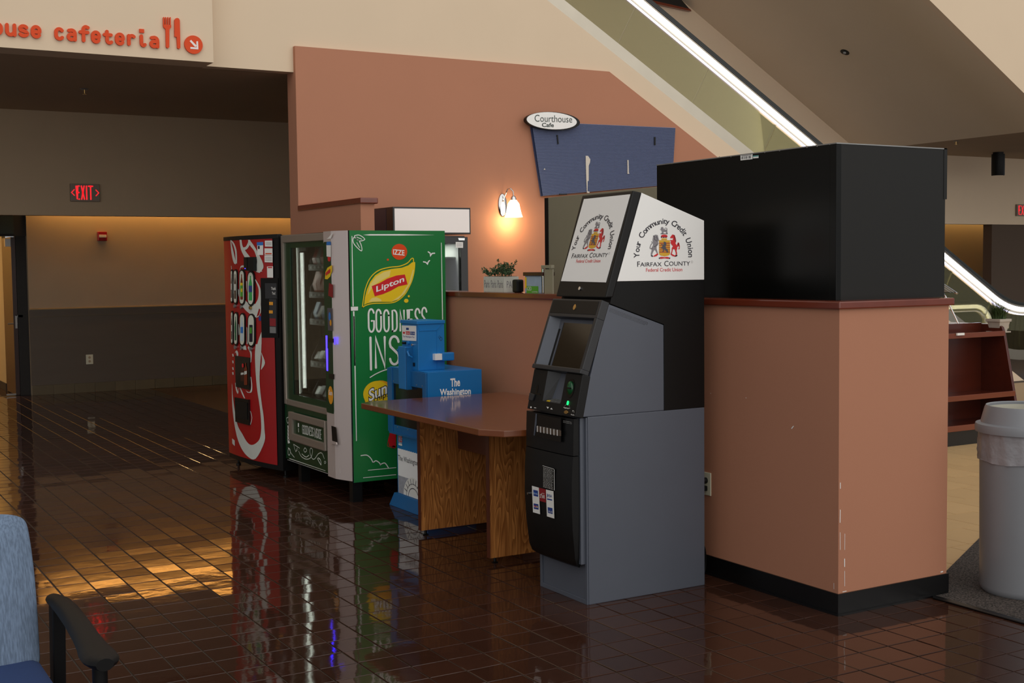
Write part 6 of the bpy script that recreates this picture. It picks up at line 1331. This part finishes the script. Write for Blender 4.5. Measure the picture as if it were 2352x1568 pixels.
for nm_ in ('lid', 'lid_funnel'):
    me = [o for o in tr.children if o.name.split('.')[0] == nm_][0].data; bm = bmesh.new(); bm.from_mesh(me); bmesh.ops.delete(bm, geom=[f for f in bm.faces if len(f.verts) > 6], context='FACES'); bm.to_mesh(me); bm.free()

# ------------------------------------------------------------------ blue armchair at the near edge
ch_ = thing('waiting_chair', 'blue upholstered waiting chair with black arms at the near edge', 'chair', (0.33, 3.5, 0))
CX0, CX1 = 0.05, 0.615
bkp = MB(); ny, nz = 10, 10; vs = []; fs = []
def backpt(u, v, side):
    # rounded cushion: u across, v up
    x = CX0 + (CX1 - CX0) * u; z = 0.44 + 0.455 * v; e = (1 - abs(2 * u - 1) ** 5) * (1 - max(0, (v - 0.5) * 2) ** 6)
    zz = z - 0.02 * abs(2 * u - 1) ** 8 * v; xx = x - (0.5 - u) * 0.06 * -(1 if v > 0 else 1) * (v ** 4) * 0.6 if True else x
    y = 3.79 + 0.06 * v - side * (0.035 * max(e, 0) ** 0.5 + 0.004)
    return (xx, y, zz)
for side in (1, -1):
    b = len(vs)
    for i in range(nz + 1):
        for k in range(ny + 1): vs.append(backpt(k / ny, i / nz, side))
    for i in range(nz):
        for k in range(ny):
            q4 = (b + i * (ny + 1) + k, b + i * (ny + 1) + k + 1, b + (i + 1) * (ny + 1) + k + 1, b + (i + 1) * (ny + 1) + k); fs.append(q4 if side == 1 else q4[::-1])
m_ = (nz + 1) * (ny + 1); rim = [i for i in range(ny + 1)] + [(i + 1) * (ny + 1) - 1 for i in range(1, nz + 1)] + [nz * (ny + 1) + k for k in range(ny - 1, -1, -1)] + [i * (ny + 1) for i in range(nz - 1, 0, -1)]
for i in range(len(rim)): fs.append((rim[i], rim[(i + 1) % len(rim)], m_ + rim[(i + 1) % len(rim)], m_ + rim[i]))
bkp.add(vs, fs); bb_ = bkp.build('backrest', 'blue_fabric', ch_, smooth=True)
mod = bb_.modifiers.new('round', 'SUBSURF'); mod.levels = 1; mod.render_levels = 2
st_ = MB().box(CX0, CX1 + 0.0, 3.26, 3.80, 0.375, 0.475).build('seat', 'seat_fabric', ch_, bevel=0.045, smooth=True, seg=4)
for x in (CX1 + 0.045, CX0 - 0.045):
    # swept arm pad with round paddle end
    am = MB(); rows = [(3.83, 0.022, 0.640), (3.74, 0.030, 0.652), (3.62, 0.033, 0.656), (3.48, 0.034, 0.650), (3.36, 0.036, 0.640), (3.29, 0.040, 0.634), (3.24, 0.046, 0.631), (3.20, 0.046, 0.629), (3.17, 0.038, 0.628), (3.152, 0.022, 0.627)]
    rings = [[Vector((x + w * math.cos(t), y, z + 0.016 * math.sin(t) - 0.012)) for t in [2 * math.pi * k / 12 for k in range(12)]] for y, w, z in rows]
    for i in range(len(rings) - 1):
        am.add(rings[i] + rings[i + 1], [(k, (k + 1) % 12, 12 + (k + 1) % 12, 12 + k) for k in range(12)])
    am.poly(rings[0]); am.poly(rings[-1]); arm = am.build('arm', 'chair_plastic', ch_, smooth=True)
    MB().tube([(x, 3.215, 0.625), (x, 3.215, 0.30), (x, 3.215, 0.0)], [0.019, 0.018, 0.017], 14).build('leg', 'chair_plastic', ch_, smooth=True)
    MB().loft([(x - 0.02, 3.80, 0.0), (x + 0.015, 3.80, 0.0), (x + 0.015, 3.835, 0.0), (x - 0.02, 3.835, 0.0)], [(x - 0.02, 3.72, 0.64), (x + 0.015, 3.72, 0.64), (x + 0.015, 3.79, 0.64), (x - 0.02, 3.79, 0.64)]).build('leg', 'chair_plastic', ch_, bevel=0.004)
    MB().box(min(x, x + (0.06 if x < 0.3 else -0.06)), max(x, x + (0.06 if x < 0.3 else -0.06)), 3.3, 3.75, 0.37, 0.40).build('side_rail', 'chair_plastic', ch_)
MB().box(CX0 + 0.05, CX1 - 0.05, 3.3, 3.78, 0.345, 0.378).build('seat_pan', 'chair_plastic', ch_)
